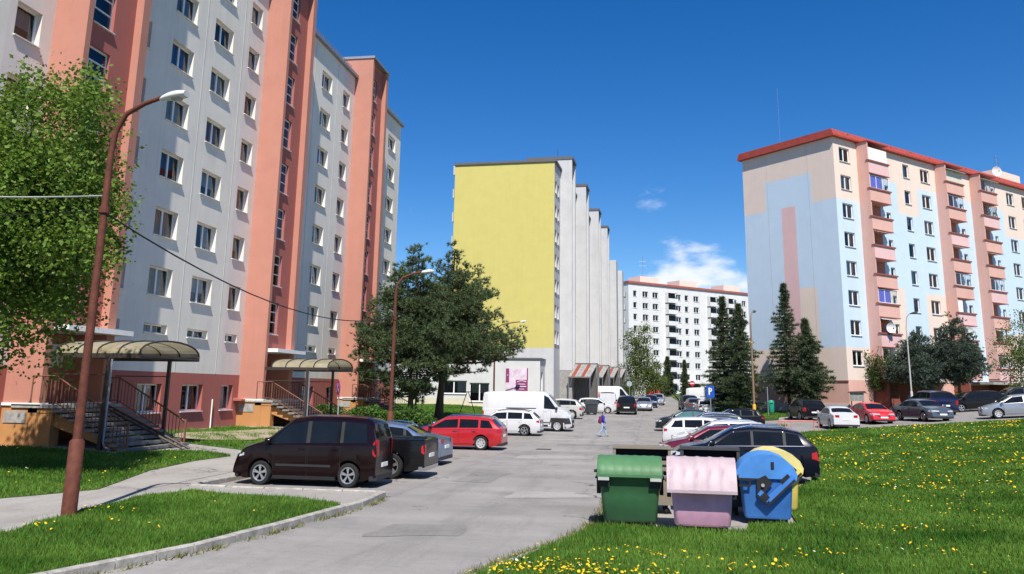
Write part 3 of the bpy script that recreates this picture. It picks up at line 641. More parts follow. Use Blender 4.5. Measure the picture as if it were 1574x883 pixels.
mb = MB(); mb.quad((AX0, .7, .5), (-.2, .7, .5), (-.2, .7, 5), (AX0, .7, 5)); mb.quad((-.7, .72, .5), (-.7, 3.9, .5), (-.7, 3.9, 5), (-.7, .72, 5)); mb.build('room_dark_sheet', M_room, AN)
for (a, z, w_, h_, k) in ((5.5, 2.25, 2.8, 1.35, 'double'), (1.0, 2.25, 3.4, 1.35, 'triple'), (-AX0-7.4, 1.5, 2.1, 1.9, 'double')):
    window(AN, AX0+a, 0, z, w_, h_, k, rev=.15, rz=-PI/2)
window(AN, 0, .9, .7, 1.5, 3.9, 'double', rev=.15, curtains=True, sill=False, cpick=0)
# advertising board: purple panel with white marks, lilac window film beside it
bd = thing('advertising_board', 'purple advertising board with white lettering on the shop annex', 'sign', (8.0, 46.84, 2.6))
m = MB(); m.box(-.05, 2.25, -.05, 0, -.15, 2.3); m.build('panel', mat('sign_lilac', (.62, .50, .58), .6, var=.25, scale=2), bd)
m = MB(); m.box(1.0, 2.25, -.08, -.05, -.15, 1.15); m.box(-.05, .3, -.08, -.05, .9, 2.3); m.box(2.15, 2.27, -.085, -.05, 1.15, 2.35); m.build('purple_field', mat('sign_purple', (.24, .04, .15), .6), bd)
m = MB()
for (a, b, c, d) in ((1.25, 2.0, .70, .75), (1.15, 2.1, .46, .52), (1.35, 1.9, .2, .24), (.05, .22, 1.6, 1.64)): m.box(a, b, -.095, -.08, c, d)
m.tube([(1.12, -.09, .92), (1.35, -.09, 1.02), (1.7, -.09, 1.05), (2.1, -.09, .95)], .03, 6)
tag(m.build('lettering', mat('sign_white', (.8, .8, .8), .6, var=0), bd), kind='stuff')

# slanted entrance canopies of the white block, panels with red stripes on a steel frame
M_cpanel = mat('canopy_panel_grey', (.26, .25, .24), .6, var=.25, scale=3); M_cred = mat('canopy_red', (.25, .055, .03), .6, var=.2); M_cfrm = mat('canopy_frame', (.16, .165, .17), .5, .3)
ord_ = ['nearest', 'second', 'third', 'farthest']
for k, t in enumerate(WT):
    c = thing('slanted_canopy', f'{ord_[k]} grey and red slanted entrance canopy along the white block', 'canopy', (12.45+math.cos(WA)*1.45+math.sin(WA)*t, 51-math.sin(WA)*1.45+math.cos(WA)*t, Hf(14, 51+t)), -WA, 'slanted canopies of the white block')
    n = 7
    for i in range(n):       # roof leans down towards the camera
        xa, xb = .15+2.5*i/n, .15+2.5*(i+1)/n-.03; m = MB(); sh = -.55
        m.prism([(xa, 4.98), (xb, 4.98), (xb+sh*0, 5.02), (xa, 5.02)], 1, 1.55, 1.6)
        m.quad((xa+sh, -.7, 3.55), (xb+sh, -.7, 3.55), (xb, 1.55, 5.0), (xa, 1.55, 5.0)); m.quad((xa+sh, -.7, 3.5), (xa, 1.55, 4.95), (xb, 1.55, 4.95), (xb+sh, -.7, 3.5))
        m.build('roof_panel', M_cred if i in (1, 4) else M_cpanel, c)
    for x, y, z in ((-.35, -.68, 3.5), (2.05, -.68, 3.5), (2.6, 1.55, 5.1), (2.6, 3.4, 5.1)):
        m = MB(); m.box(x-.05, x+.05, y-.05, y+.05, 0, z); m.build('post', M_cfrm, c)
    m = MB(); m.box(-.45, 2.15, -.75, -.65, 3.42, 3.56); m.build('eave_beam', M_cfrm, c)
    m = MB(); m.box(.1, 2.7, 1.5, 1.6, 4.96, 5.12); m.build('ridge_beam', M_cfrm, c)
    m = MB(); m.box(2.55, 2.62, 1.6, 3.4, .3, 5.0); m.build('side_panel', M_cpanel, c)
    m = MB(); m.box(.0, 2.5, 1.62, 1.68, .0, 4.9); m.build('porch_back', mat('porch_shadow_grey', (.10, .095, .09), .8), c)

# ---- pastel block on the right
RA = math.radians(46.714)
RB = thing('apartment_block', 'pastel blue, beige and pink apartment block with red roof edge and balconies', 'building', (40.55, 41.13, 0), -RA)
P_blue = plaster('plaster_pale_blue', (.52, .635, .745), .03, .96); P_sand = plaster('plaster_sand', (.72, .595, .51), .03, .95); P_pink = plaster('plaster_pink', (.68, .455, .45), .03, .95); P_rose = plaster('plaster_rose', (.64, .385, .325), .04); P_lg = plaster('plaster_cool_grey', (.5, .5, .52), .05)
RL_, RD, RROOF = 52., 11.15, 27.2
rrows = [24.9-2.79*k for k in range(7)]+[5.37]
LG = [3.7, 17.6, 24.6, 38.5, 45.5]; LGW = 3.4
rcols = [(.9, 2.55, 'double'), (8.1, 8.85, 'single'), (11.6, 12.7, 'single'), (14.8, 16.5, 'double'), (22.1, 22.9, 'single'), (29.2, 29.9, 'single'), (32.7, 34.4, 'double'), (36.3, 37.4, 'single'), (43.0, 43.8, 'single')]
def rb_mat(s, z):
    if z < 4.07: return 3
    if s < 3.7: return 1 if z > 21.1 else (0 if z > 7.05 else 1)
    if s < 10.2: return 0 if 13.2 < z < 24.0 else (1 if z > 24 or z > 5.5 else 1)
    if s < 14.0: return 1 if z > 20.9 else (0 if z > 6.9 else 1)
    if s < 17.7: return 1 if z > 24 else (0 if z > 13.0 else 1)
    if s < 24.7: return 1 if z > 24 else 0
    if s < 31.6: return 1 if z > 24 else (0 if z > 9.5 else 1)
    return 1 if z > 20.9 else (0 if z > 9.8 else 1)
rops = [(a, b, z, z+1.42) for a, b, k in rcols for z in rrows]
lops = [(t+.3, t+LGW-.1, z+.25, z+1.75) for t in LG for z in rrows[:-1]]+[(t+.3, t+LGW-.1, 6.0, 7.5) for t in LG]
mb = MB(); wall(mb, (0, 0, 0), (0, 1, 0), (1, 0, 0), RL_, .8, RROOF, rops, rb_mat, cs=[3.7, 7.1, 10.2, 14, 17.6, 21, 24.6, 28, 31.6, 38.5, 41.9], cz=[4.07, 5.5, 6.9, 7.05, 9.5, 9.8, 13.0, 13.2, 20.9, 21.1, 24.0], rev=.16)
def gb_mat(s, z):      # s runs from the back (0) to the street corner (RD)
    g = RD-s
    if z < 4.0: return 3
    if z < 7.05 and g < 2.72: return 1
    if 4.72 < g < 6.4 and z < 21.1: return 2
    if 2.72 < g < 4.72 and z < 12.85: return 1
    if z < 7.05: return 1
    if 2.72 < g < 8.3: return 0 if z < 24.1 else 1
    return 0 if z < 21.1 else 1
wall(mb, (-RD, 0, 0), (1, 0, 0), (0, -1, 0), RD, .8, RROOF, [], gb_mat, cs=[RD-2.72, RD-4.72, RD-6.4, RD-8.3], cz=[4.0, 7.05, 12.85, 21.1, 24.1])
mb.quad((-RD, RL_, .8), (-RD, 0, .8), (-RD, 0, RROOF), (-RD, RL_, RROOF), 1); mb.quad((0, RL_, .8), (-RD, RL_, .8), (-RD, RL_, RROOF), (0, RL_, RROOF), 1)
mb.build('wall', [P_blue, P_sand, P_pink, P_rose], RB)
for a, b, k in rcols:
    for z in rrows: window(RB, 0, a, z, b-a, 1.42, k, rev=.16)
mb = MB(); mb.quad((-.75, .2, 1), (-.75, RL_-.2, 1), (-.75, RL_-.2, RROOF-.2), (-.75, .2, RROOF-.2)); mb.build('room_dark_sheet', M_room, RB)
for g in (3.0, 8.0): m = MB(); m.box(-g-.015, -g+.015, -.012, .01, 4.2, RROOF-.4); m.build('panel_joint', mat('joint_blue_grey', (.42, .44, .48), .9), RB)  # thin blue-grey strips along the panel joints
mb = MB(); mb.box(-RD-.02, .03, -.045, .0, 3.86, 4.02); mb.build('drip_band', mat('band_dark_red', (.20, .06, .05), .7), RB)
mb = MB(); mb.box(-RD-.05, .06, -.06, 0, .8, 1.9); mb.build('grey_plinth', P_lg, RB)
M_rroof = mat('roof_red_metal', (.36, .062, .042), .55, var=.15, scale=2)
mb = MB(); mb.prism([(-RD-.35, RROOF-.05), (.42, RROOF-.05), (.42, RROOF+.12), (.2, RROOF+.66), (-RD-.1, RROOF+.66), (-RD-.35, RROOF+.12)], 1, -.42, RL_+.4); mb.build('roof', M_rroof, RB)
for k in range(14): m = MB(); m.box(.2, .34, 2+3.6*k, 2.12+3.6*k, RROOF+.35, RROOF+.5); m.build('roof_vent', M_rail, RB)
m = MB(); m.box(-7, -2.5, 36, 42, RROOF+.9, RROOF+3.0); m.build('lift_house', P_sand, RB)
M_rail2 = mat('balcony_ledge', (.27, .085, .06), .6); M_awn = mat('awning_grey', (.45, .45, .43), .7, var=.15); M_bpan = mat('balcony_cream_panel', (.62, .58, .48), .6)
styles = {0: ['panel', 'glazed_blue', 'open', 'open', 'open', 'glazed_blue2', 'dark', 'glazed'], 1: ['cream', 'glazed', 'open', 'open', 'glazed', 'half', 'open', 'open'], 2: ['glazed', 'lattice', 'open', 'open', 'glazed', 'open', 'open', 'glazed'], 3: ['open']*8, 4: ['open']*8}
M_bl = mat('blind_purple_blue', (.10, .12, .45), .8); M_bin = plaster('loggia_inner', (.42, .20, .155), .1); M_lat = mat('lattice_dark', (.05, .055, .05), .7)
for li, t in enumerate(LG):
    m = MB(); m.box(0, 1.2, t, t+.14, 4.6, RROOF-.12); m.build('loggia_wall', P_rose, RB)
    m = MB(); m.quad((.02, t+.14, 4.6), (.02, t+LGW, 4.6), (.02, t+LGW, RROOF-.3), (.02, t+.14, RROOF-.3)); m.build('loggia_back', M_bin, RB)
    m = MB(); m.box(0, 1.3, t-.1, t+LGW+.1, RROOF-.12, RROOF-.04); m.build('loggia_roof', M_rroof, RB)
    for k in range(8):
        fz = rrows[k]-.9 if k < 7 else 4.5
        b = MB(); b.box(.05, 1.2, t+.14, t+LGW, fz-.12, fz+.02); b.box(1.06, 1.2, t+.14, t+LGW, fz+.02, fz+1.1); b.prism([(.02, fz+.02), (1.06, fz+.02), (1.06, fz+1.1), (.02, fz+1.1)], 1, t+LGW-.12, t+LGW)
        bo = b.build('balcony', P_rose if (li+k) % 3 else P_pink, RB)
        r = MB(); r.box(.98, 1.3, t-.06, t+LGW+.08, fz+1.1, fz+1.24); r.build('ledge', M_rail2, bo)
        r = MB(); r.box(1.2, 1.26, t+.02, t+LGW, fz-.14, fz-.06); r.build('slab_edge', M_rail2, bo)
        w_, h_ = LGW-.3, 1.3; s = styles[li][k]; y0 = t+.2; z0 = fz+1.25
        if s in ('glazed', 'glazed_blue', 'glazed_blue2'):
            link('glazing', win_mesh(w_, h_, 'triple', .02)[0].mesh('glazing', M_pvc), bo, (1.14, y0, z0))
            if s == 'glazed': g = MB(); g.quad((1.1, y0, z0), (1.1, y0+w_, z0), (1.1, y0+w_, z0+h_), (1.1, y0, z0+h_)); g.build('pane', M_glass, bo)
            else: 
                g = MB(); g.quad((1.1, y0, z0), (1.1, y0+w_*.62, z0), (1.1, y0+w_*.62, z0+h_), (1.1, y0, z0+h_)); g.build('blind', M_bl, bo)
                g = MB(); g.quad((1.1, y0+w_*.62, z0), (1.1, y0+w_, z0), (1.1, y0+w_, z0+h_), (1.1, y0+w_*.62, z0+h_)); g.build('pane', M_glass, bo)
        elif s in ('panel', 'cream'):
            for q in range(4): g = MB(); g.box(1.1, 1.14, y0+w_*q/4+.01, y0+w_*(q+1)/4-.01, z0, z0+h_); g.build('screen_panel', P_white if s == 'panel' else M_bpan, bo)
        elif s == 'lattice':
            g = MB()
            for q in range(9): g.tube([(1.12, y0+w_*q/9, z0), (1.12, y0+w_*min(1, (q+3)/9), z0+h_)], .02, 5); g.tube([(1.12, y0+w_*q/9, z0+h_), (1.12, y0+w_*min(1, (q+3)/9), z0)], .02, 5)
            tag(g.build('lattice', M_lat, bo), kind='stuff')
        elif s == 'half': g = MB(); g.box(1.1, 1.13, y0, y0+w_*.3, z0, z0+h_); g.build('screen_panel', P_white, bo)
        if (li*3+k) % 3 == 0 and s != 'panel':
            g = MB(); g.prism([(1.05, fz+2.62), (1.55, fz+2.46), (1.55, fz+2.42), (1.05, fz+2.58)], 1, t+.05, t+LGW+.05); g.build('awning', M_awn, bo)
    # entrance porch below
    m = MB(); m.box(.0, 2.2, t+LGW+.2, t+LGW+5.2, 4.0, 4.25); m.build('porch_roof', M_conc, RB)
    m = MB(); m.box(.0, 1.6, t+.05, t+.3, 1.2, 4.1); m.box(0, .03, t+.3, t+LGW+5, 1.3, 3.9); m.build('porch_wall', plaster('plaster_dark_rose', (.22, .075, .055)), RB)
    m = MB(); m.box(.0, 2.0, t+LGW+5.0, t+LGW+5.2, 1.2, 4.0); m.build('porch_wall', P_orange if li == 1 else P_rose, RB)

def rbp(s, o, z):
    return (40.55+math.sin(RA)*s+math.cos(RA)*o, 41.13+math.cos(RA)*s-math.sin(RA)*o, z)
M_dish = mat('dish_white', (.72, .72, .70), .45, var=.05)
for (s, o, z, r, lab) in ((4.9, 1.45, 8.95, .48, 'white satellite dish on the balcony nearest the corner'), (18.6, 1.5, 9.2, .55, 'white satellite dish above the blue spruces'), (33, -1, RROOF+1.9, .6, 'white satellite dish on the red roof edge')):
    d = thing('satellite_dish', lab, 'satellite dish', rbp(s, o, z), -RA-.5)
    m = MB(); m.lathe([(0, 0)]+[(r*k/6, .18*(k/6)**2) for k in range(1, 7)], 20, 'x'); m.build('reflector', M_dish, d, 60)
    m = MB(); m.tube([(0, 0, -.1), (-.25, 0, -.25), (-.25, 0, -.7)], .03, 6); m.build('mast', M_steel, d); m = MB(); m.tube([(.18, 0, -r), (.55, 0, -.1)], .015, 5); m.box(.5, .62, -.04, .04, -.14, -.02); m.build('feed_arm', M_steel, d)
for (s, o, z, hgt, lab) in ((-3+2.0, -6.5, RROOF+.9, 6, 'thin aerial mast on the red roof near the gable'), (33.8, -1.2, RROOF+.9, 3.2, 'television aerial beside the roof dish')):
    a = thing('roof_aerial', lab, 'aerial', rbp(max(s, .5), o, z), -RA); m = MB(); m.tube([(0, 0, 0), (0, 0, hgt)], .03 if hgt < 5 else .009, 6); m.build('mast', M_flash, a)
    if hgt < 5:
        for q in (.7, .9): m = MB(); m.tube([(0, -.5, hgt*q), (0, .5, hgt*q)], .02, 5); m.build('crossbar', M_steel, a)

# ---- far white block closing the street
FA = math.radians(48.5)
FB = thing('apartment_block', 'far white apartment block with red roof line closing the street', 'building', (17.55, 162, 0), -FA)
P_fw = plaster('plaster_bright_white', (.66, .66, .66), .06); FL, FR = 41.5, 28.3
frows = [25.2-2.78*k for k in range(8)]
fcols = [(1.5, 2.6), (4.4, 6.2), (7.6, 9.4), (15.3, 16.9), (18.2, 19.4), (21.2, 23.0), (29.3, 30.8), (38.5, 40.0), (35.7, 36.6)]
fbal = [(11.6, 14.9), (25.8, 28.9), (32.3, 35.2)]
mb = MB(); wall(mb, (0, 0, 0), (0, 1, 0), (1, 0, 0), FL, 1.5, FR, [(a, b, z, z+1.4) for a, b in fcols for z in frows], lambda s, z: 0, rev=.2)
wall(mb, (-11, 0, 0), (1, 0, 0), (0, -1, 0), 11, 1.5, FR, [], lambda s, z: 0); mb.quad((0, FL, 1.5), (-11, FL, 1.5), (-11, FL, FR), (0, FL, FR)); mb.quad((-11, FL, 1.5), (-11, 0, 1.5), (-11, 0, FR), (-11, FL, FR)); mb.build('wall', P_fw, FB)
for a, b in fcols:
    for z in frows: window(FB, 0, a, z, b-a, 1.4, 'double' if b-a > 1.2 else 'single', rev=.2, curtains=False)
mb = MB(); mb.quad((-.7, .2, 2), (-.7, FL-.2, 2), (-.7, FL-.2, FR-.3), (-.7, .2, FR-.3)); mb.build('room_dark_sheet', M_room, FB)
mb = MB(); mb.box(-11.1, .3, -.2, FL+.2, FR, FR+.5); mb.build('roof', mat('roof_dull_red', (.34, .10, .085), .7), FB)
for s in (5, 18, 33.5): m = MB(); m.box(-6, -1.5, s, s+6, FR+.5, FR+2.2); m.build('lift_house', P_sand, FB)
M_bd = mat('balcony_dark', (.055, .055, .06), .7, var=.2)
for a, b in fbal:
    for i, z in enumerate(frows+[2.96]):
        m = MB(); m.box(0, 1.1, a, b, z-.9, z-.75); m.box(1.0, 1.1, a, b, z-.75, z+.15); m.box(0, 1.1, a, a+.12, z-.75, z+1.5); bo = m.build('balcony', P_fw, FB)
        m = MB(); m.box(.0, .04, a+.12, b, z-.7, z+1.6); m.box(.04, .95, a+.12, b, z+1.45, z+1.5); m.build('dark_panel', M_bd, bo)  # near-black panels on the balcony's back wall and ceiling
for a, b, in ((6.5, 9.5), (17.5, 20.5), (31, 34)):
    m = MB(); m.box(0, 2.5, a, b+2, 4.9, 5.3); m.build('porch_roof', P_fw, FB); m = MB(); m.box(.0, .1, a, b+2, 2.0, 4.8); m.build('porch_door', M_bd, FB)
a = thing('roof_aerial', 'tall aerial mast on the far white block', 'aerial', (21.0, 168.5, FR+.5)); m = MB(); m.tube([(0, 0, 0), (0, 0, 7)], .05, 6); m.build('mast', M_flash, a)
for q in (4.5, 5.6): m = MB(); m.tube([(-.9, 0, q), (.9, 0, q)], .03, 5); m.build('crossbar', M_flash, a)
a = thing('roof_aerial', 'short aerial on the yellow-gabled block', 'aerial', (12.2, 56.5, 29.9)); m = MB(); m.tube([(0, 0, 0), (0, 0, 1.3)], .03, 6); m.build('mast', M_steel, a)

# ------------------------------------------------------------------ vehicles
M_tyre = mat('tyre_rubber', (.018, .018, .018), .8, var=.1); M_alloy = mat('wheel_alloy', (.55, .55, .56), .3, .8, var=.05); M_hub = mat('wheel_cover', (.50, .50, .49), .45, .4, var=.05)
M_under = mat('car_underside', (.012, .012, .012), .9); M_plast = mat('black_plastic', (.03, .03, .032), .6); M_cglass = mat('car_glass', (.008, .010, .012), .03, spec=.28, var=.3, scale=2.0)
M_cglass2 = mat('car_glass_teal', (.06, .13, .13), .03, spec=.8, var=.3, scale=1.5)
M_tail = mat('tail_light_red', (.36, .006, .010), .2, spec=.4, coat=.2, var=.2, scale=12); M_head = mat('headlight_clear', (.62, .64, .66), .08, .3, spec=.8, coat=1, var=.2, scale=14); M_plate = mat('number_plate_white', (.75, .75, .73), .5, var=.03); M_chrome = mat('chrome_trim', (.6, .6, .62), .2, 1, var=0)
M_amber = mat('indicator_amber', (.6, .2, .02), .2)
def paint(name, c, metal=.25, rough=.28): return mat('paint_'+name, c, rough, metal, var=.05, scale=1.5, coat=.15 if max(c) < .05 else .6, spec=.25 if max(c) < .05 else .45)
_wheel = {}
def wheel_meshes(kind):
    if kind in _wheel: return _wheel[kind]
    t = MB(); wdt = .33
    t.lathe([(.66, -wdt*.8), (.74, -wdt), (.93, -wdt), (.99, -wdt*.7), (1, 0), (.99, wdt*.7), (.93, wdt), (.74, wdt), (.66, wdt*.8), (.64, 0)], 28, 'y')
    t.lathe([(0, .0), (.66, .0)], 20, 'y', 1)
    r = MB(); r.lathe([(.69, .32), (.68, .36), (.60, .35), (.58, .20)], 28, 'y')
    r.lathe([(0, .30), (.12, .30), (.16, .24), (.17, .1)], 14, 'y')
    if kind == 'alloy':
        for k in range(5):
            a = 2*PI*k/5+.3
            for da in (-.13, .13):
                c0, c1 = (.12*math.cos(a), .12*math.sin(a)), (.62*math.cos(a+da), .62*math.sin(a+da)); nx, nz = -math.sin(a), math.cos(a); hw = .055
                p = [(c0[0]-nx*hw, c0[1]-nz*hw), (c1[0]-nx*hw, c1[1]-nz*hw), (c1[0]+nx*hw, c1[1]+nz*hw), (c0[0]+nx*hw, c0[1]+nz*hw)]
                r.prism(p, 1, .2, .31)
        m = M_alloy
    else:
        seg = 28; r.lathe([(.15, .27), (.34, .30), (.36, .29)], seg, 'y'); r.lathe([(.50, .30), (.61, .33)], seg, 'y')
        for k in range(7):
            a = 2*PI*k/7; r.prism([(q*math.cos(a+d), q*math.sin(a+d)) for q, d in ((.34, -.24), (.52, -.22), (.52, .22), (.34, .24))], 1, .26, .305)
        m = M_hub
    _wheel[kind] = (t.mesh('tyre', [M_tyre, M_under], 35), r.mesh('rim', m, 30)); return _wheel[kind]
TYPES = {
 'wagon': dict(L=4.57, W=1.78, r=.315, ax=(.95, 3.64), top=[(0, .72), (.02, .93), (.10, 1.0), (.52, 1.40), (1.1, 1.46), (2.0, 1.48), (2.7, 1.43), (3.52, .99), (4.22, .84), (4.48, .72), (4.57, .55)], belt=(.97, .92), tum=.36, panes=[(.40, 1.0, .62, 1.0), (1.1, 1.98, 1.1, 1.98), (2.06, 3.36, 2.06, 2.68)], ws=(2.8, 3.46), rw=(.14, .48)),
 'hatch': dict(L=4.05, W=1.72, r=.305, ax=(.72, 3.2), top=[(0, .70), (.02, .92), (.10, 1.0), (.48, 1.40), (1.0, 1.47), (1.7, 1.48), (2.3, 1.42), (3.1, .99), (3.75, .85), (3.98, .72), (4.05, .55)], belt=(.98, .92), tum=.36, panes=[(.42, .72, .56, .72), (.82, 1.6, .82, 1.6), (1.68, 2.92, 1.68, 2.3)], ws=(2.4, 3.04), rw=(.14, .44)),
 'sedan': dict(L=4.6, W=1.80, r=.32, ax=(.98, 3.68), top=[(0, .68), (.02, .92), (.5, 1.01), (.75, 1.05), (1.45, 1.38), (2.0, 1.45), (2.4, 1.45), (2.85, 1.38), (3.6, .97), (4.25, .84), (4.5, .70), (4.6, .5)], belt=(.97, .91), tum=.4, panes=[(.98, 1.3, 1.28, 1.36), (1.42, 2.1, 1.46, 2.1), (2.18, 3.42, 2.18, 2.8)], ws=(2.92, 3.54), rw=(.82, 1.36)),
 'suv': dict(L=4.5, W=1.86, r=.36, ax=(.86, 3.52), top=[(0, .85), (.02, 1.08), (.10, 1.16), (.48, 1.56), (1.0, 1.65), (1.9, 1.68), (2.55, 1.62), (3.38, 1.16), (4.1, 1.03), (4.4, .86), (4.5, .6)], belt=(1.14, 1.06), tum=.34, panes=[(.42, .95, .58, .95), (1.04, 1.92, 1.04, 1.92), (2.0, 3.2, 2.0, 2.55)], ws=(2.66, 3.32), rw=(.14, .46)),
 'mpv': dict(L=4.4, W=1.83, r=.32, ax=(.80, 3.50), top=[(0, .9), (.015, 1.15), (.04, 1.25), (.15, 1.72), (.35, 1.81), (1.0, 1.85), (2.1, 1.85), (2.6, 1.80), (3.45, 1.17), (4.02, 1.0), (4.28, .82), (4.4, .5)], belt=(1.13, 1.05), tum=.2, panes=[(.28, 1.0, .34, 1.0), (1.1, 2.02, 1.1, 2.02), (2.14, 3.36, 2.14, 2.66)], ws=(2.7, 3.4), rw=(.05, .14)),
 'van': dict(L=5.95, W=2.05, r=.34, ax=(1.0, 5.0), top=[(0, 1.6), (.015, 2.2), (.05, 2.42), (.4, 2.5), (2.0, 2.53), (3.9, 2.53), (4.3, 2.46), (5.15, 1.5), (5.65, 1.28), (5.88, 1.0), (5.95, .6)], belt=(1.4, 1.36), tum=.1, panes=[(4.12, 4.98, 4.12, 4.42)], ws=(4.42, 5.1), rw=None),
 'minibus': dict(L=5.0, W=1.9, r=.33, ax=(.95, 4.0), top=[(0, 1.1), (.015, 1.5), (.05, 1.85), (.3, 1.96), (2.0, 1.98), (3.2, 1.95), (4.05, 1.22), (4.7, 1.05), (4.92, .9), (5.0, .5)], belt=(1.18, 1.14), tum=.14, panes=[(.2, 1.3, .25, 1.3), (1.4, 2.5, 1.4, 2.5), (2.6, 3.9, 2.6, 3.2)], ws=(3.3, 4.0), rw=(.05, .28)),
 'pickup': dict(L=5.25, W=1.87, r=.38, ax=(1.05, 4.2), top=[(0, 1.0), (.02, 1.16), (.06, 1.18), (1.6, 1.2), (1.72, 1.62), (1.95, 1.77), (2.9, 1.79), (3.25, 1.72), (3.95, 1.22), (4.9, 1.08), (5.15, .9), (5.25, .6)], belt=(1.17, 1.13), tum=.3, panes=[(1.9, 2.62, 1.95, 2.62), (2.72, 3.75, 2.72, 3.2)], ws=(3.32, 3.9), rw=(1.66, 1.8)),
}
def car(name, label, x, y, head, typ, pm, rim='alloy', glass=None, rails=False, dark_bumper=False, hub=None, cat='car', group=None, dz=0, two_tone=None, sl=1.0):
    S = TYPES[typ]; L, W, r = S['L'], S['W'], S['r']; hw = W/2; zs = r*.62 if typ in ('suv', 'pickup') else r*.55
    T = np.array(S['top']); glass = glass or M_cglass
    ptop = lambda q: float(np.interp(q, T[:, 0], T[:, 1]))
    def top(q):      # smoothed profile
        return sum(ptop(min(max(q+d, 0), L))*k for d, k in ((-.06, .25), (0, .5), (.06, .25))) if .1 < q < L-.1 else ptop(q)
    belt = lambda q: min(S['belt'][0]+(S['belt'][1]-S['belt'][0])*q/L, top(q)-.03)
    R = r+.055
    def bot(q):
        z = zs
        for a in S['ax']:
            if abs(q-a) < R: z = max(z, math.sqrt(R*R-(q-a)**2)+r)
        e = min(q, L-q); z += .12*max(0, 1-e/.35)
        return min(z, belt(q)-.12)
    def width(q):
        e0, e1 = q/.55, (L-q)/.75
        f = 1
        if e0 < 1: f -= .075*(1-e0)**2
        if e1 < 1: f -= .13*(1-e1)**2
        return hw*f
    def section(q):
        wd = width(q); b, be, tp = bot(q), belt(q), top(q); md = max(b+.02, .58*be); up_ = tp-be
        yr = max(.3, wd*.955-up_*S['tum'])-.02
        p = [(wd*.94, b), (wd*.985, min(b+.12, (b+md)/2)), (wd, md), (wd*.992, md+(be-md)*.55), (wd*.97, be-.02), (wd*.945, be)]
        tz = tp-.05 if up_ > .15 else tp-.02
        p += [(yr+.03, be+(tz-be)*.93), (yr-.05, tz+.025), (yr*.78, tp-.008), (yr*.4, tp+.012), (0, tp+.018)]
        return p
    def surf(q, z):
        p = section(q); zz = [a[1] for a in p[:8]]; yy = [a[0] for a in p[:8]]
        return float(np.interp(z, zz, yy))
    xs = set(np.linspace(.12, L-.12, 30).round(3)) | {0, .03, .07, L-.07, L-.03, L} | {round(float(t), 3) for t in T[:, 0]}
    for a in S['ax']: xs |= {round(a+R*math.cos(k*PI/14), 3) for k in range(15)} | {round(a-R-.005, 3), round(a+R+.005, 3)}
    xs = sorted(q for q in xs if 0 <= q <= L); n = 11; mb = MB()
    for q in xs:
        s = section(q); mb.v += [(q, yy, zz) for yy, zz in s]+[(q, -yy, zz) for yy, zz in s[-2::-1]]
    m_ = 2*n-1
    for i in range(len(xs)-1):
        for k in range(m_-1):
            a = i*m_+k; mb.f.append((a, a+1, a+1+m_, a+m_)); mb.m.append(2 if two_tone and k in (0, m_-2) else 0)
        a = i*m_; mb.f.append((a+m_-1, a, a+m_, a+2*m_-1)); mb.m.append(1)
    mb.f.append(tuple(range(m_-1, -1, -1))); mb.m.append(0); a = (len(xs)-1)*m_; mb.f.append(tuple(range(a, a+m_))); mb.m.append(0)
    mb.v = [(a-L/2, b, c) for a, b, c in mb.v]; cx = L/2
    root = thing(name, label, cat, (x, y, Hf(x, y)+dz), math.radians(head), group)
    # sit with the slope of the ground
    hx, hy = math.cos(math.radians(head)), math.sin(math.radians(head)); root.rotation_euler.y = -math.atan2(Hf(x+hx*1.4, y+hy*1.4)-Hf(x-hx*1.4, y-hy*1.4), 2.8) if abs(x-13.5) > 6 else 0
    body = mb.build('body', [pm, M_under, two_tone or M_plast], root, 34)
    def patch(nm, q4, m, off=.006, par=None, nu=8, nv=4, sides=(1, -1), smooth=40):
        """side patch: corners (x,z) in order rear-bottom, front-bottom, front-top, rear-top"""
        for sd in sides:
            p = MB(); base = len(p.v)
            for j in range(nv+1):
                for i in range(nu+1):
                    u, v = i/nu, j/nv
                    q = (1-v)*((1-u)*q4[0][0]+u*q4[1][0])+v*((1-u)*q4[3][0]+u*q4[2][0]); z = (1-v)*((1-u)*q4[0][1]+u*q4[1][1])+v*((1-u)*q4[3][1]+u*q4[2][1])
                    p.v.append((q-cx, sd*(surf(q, z)+off), z))
            for j in range(nv):
                for i in range(nu):
                    a = j*(nu+1)+i; f = (a, a+1, a+nu+2, a+nu+1); p.f.append(f if sd < 0 else f[::-1]); p.m.append(0)
            yield p.build(nm, m, par or root, smooth)
    def zb(q, v):      # height between belt and roof rail
        s = section(q); return s[5][1]+(s[6][1]-s[5][1])*v
    for (a, b, c, d) in S['panes']:
        q4 = [(a, zb(a, .07)), (b, zb(b, .07)), (d, zb(d, .93)), (c, zb(c, .93))]
        list(patch('side_window', q4, glass, .007))
    for (x0, x1, nm) in ((*S['ws'], 'windscreen'), *([(*S['rw'], 'rear_window')] if S['rw'] else [])):
        p = MB(); nu, nv = 10, 6
        for j in range(nv+1):
            q = x0+(x1-x0)*j/nv; s = section(q); yy = [s[10][0], s[9][0], s[8][0], s[7][0]]; zz = [s[10][1], s[9][1], s[8][1], s[7][1]]
            for i in range(nu+1):
                yv = (2*i/nu-1)*s[7][0]*.97; p.v.append((q-cx+(.006 if nm == 'windscreen' else -.006), yv, float(np.interp(abs(yv), yy, zz))+.008))
        for j in range(nv):
            for i in range(nu): a = j*(nu+1)+i; p.f.append((a, a+nu+1, a+nu+2, a+1)); p.m.append(0)
        p.build(nm, glass, root, 60)
    # doors: proud panels with a dark seam round them
    be = belt(L/2)
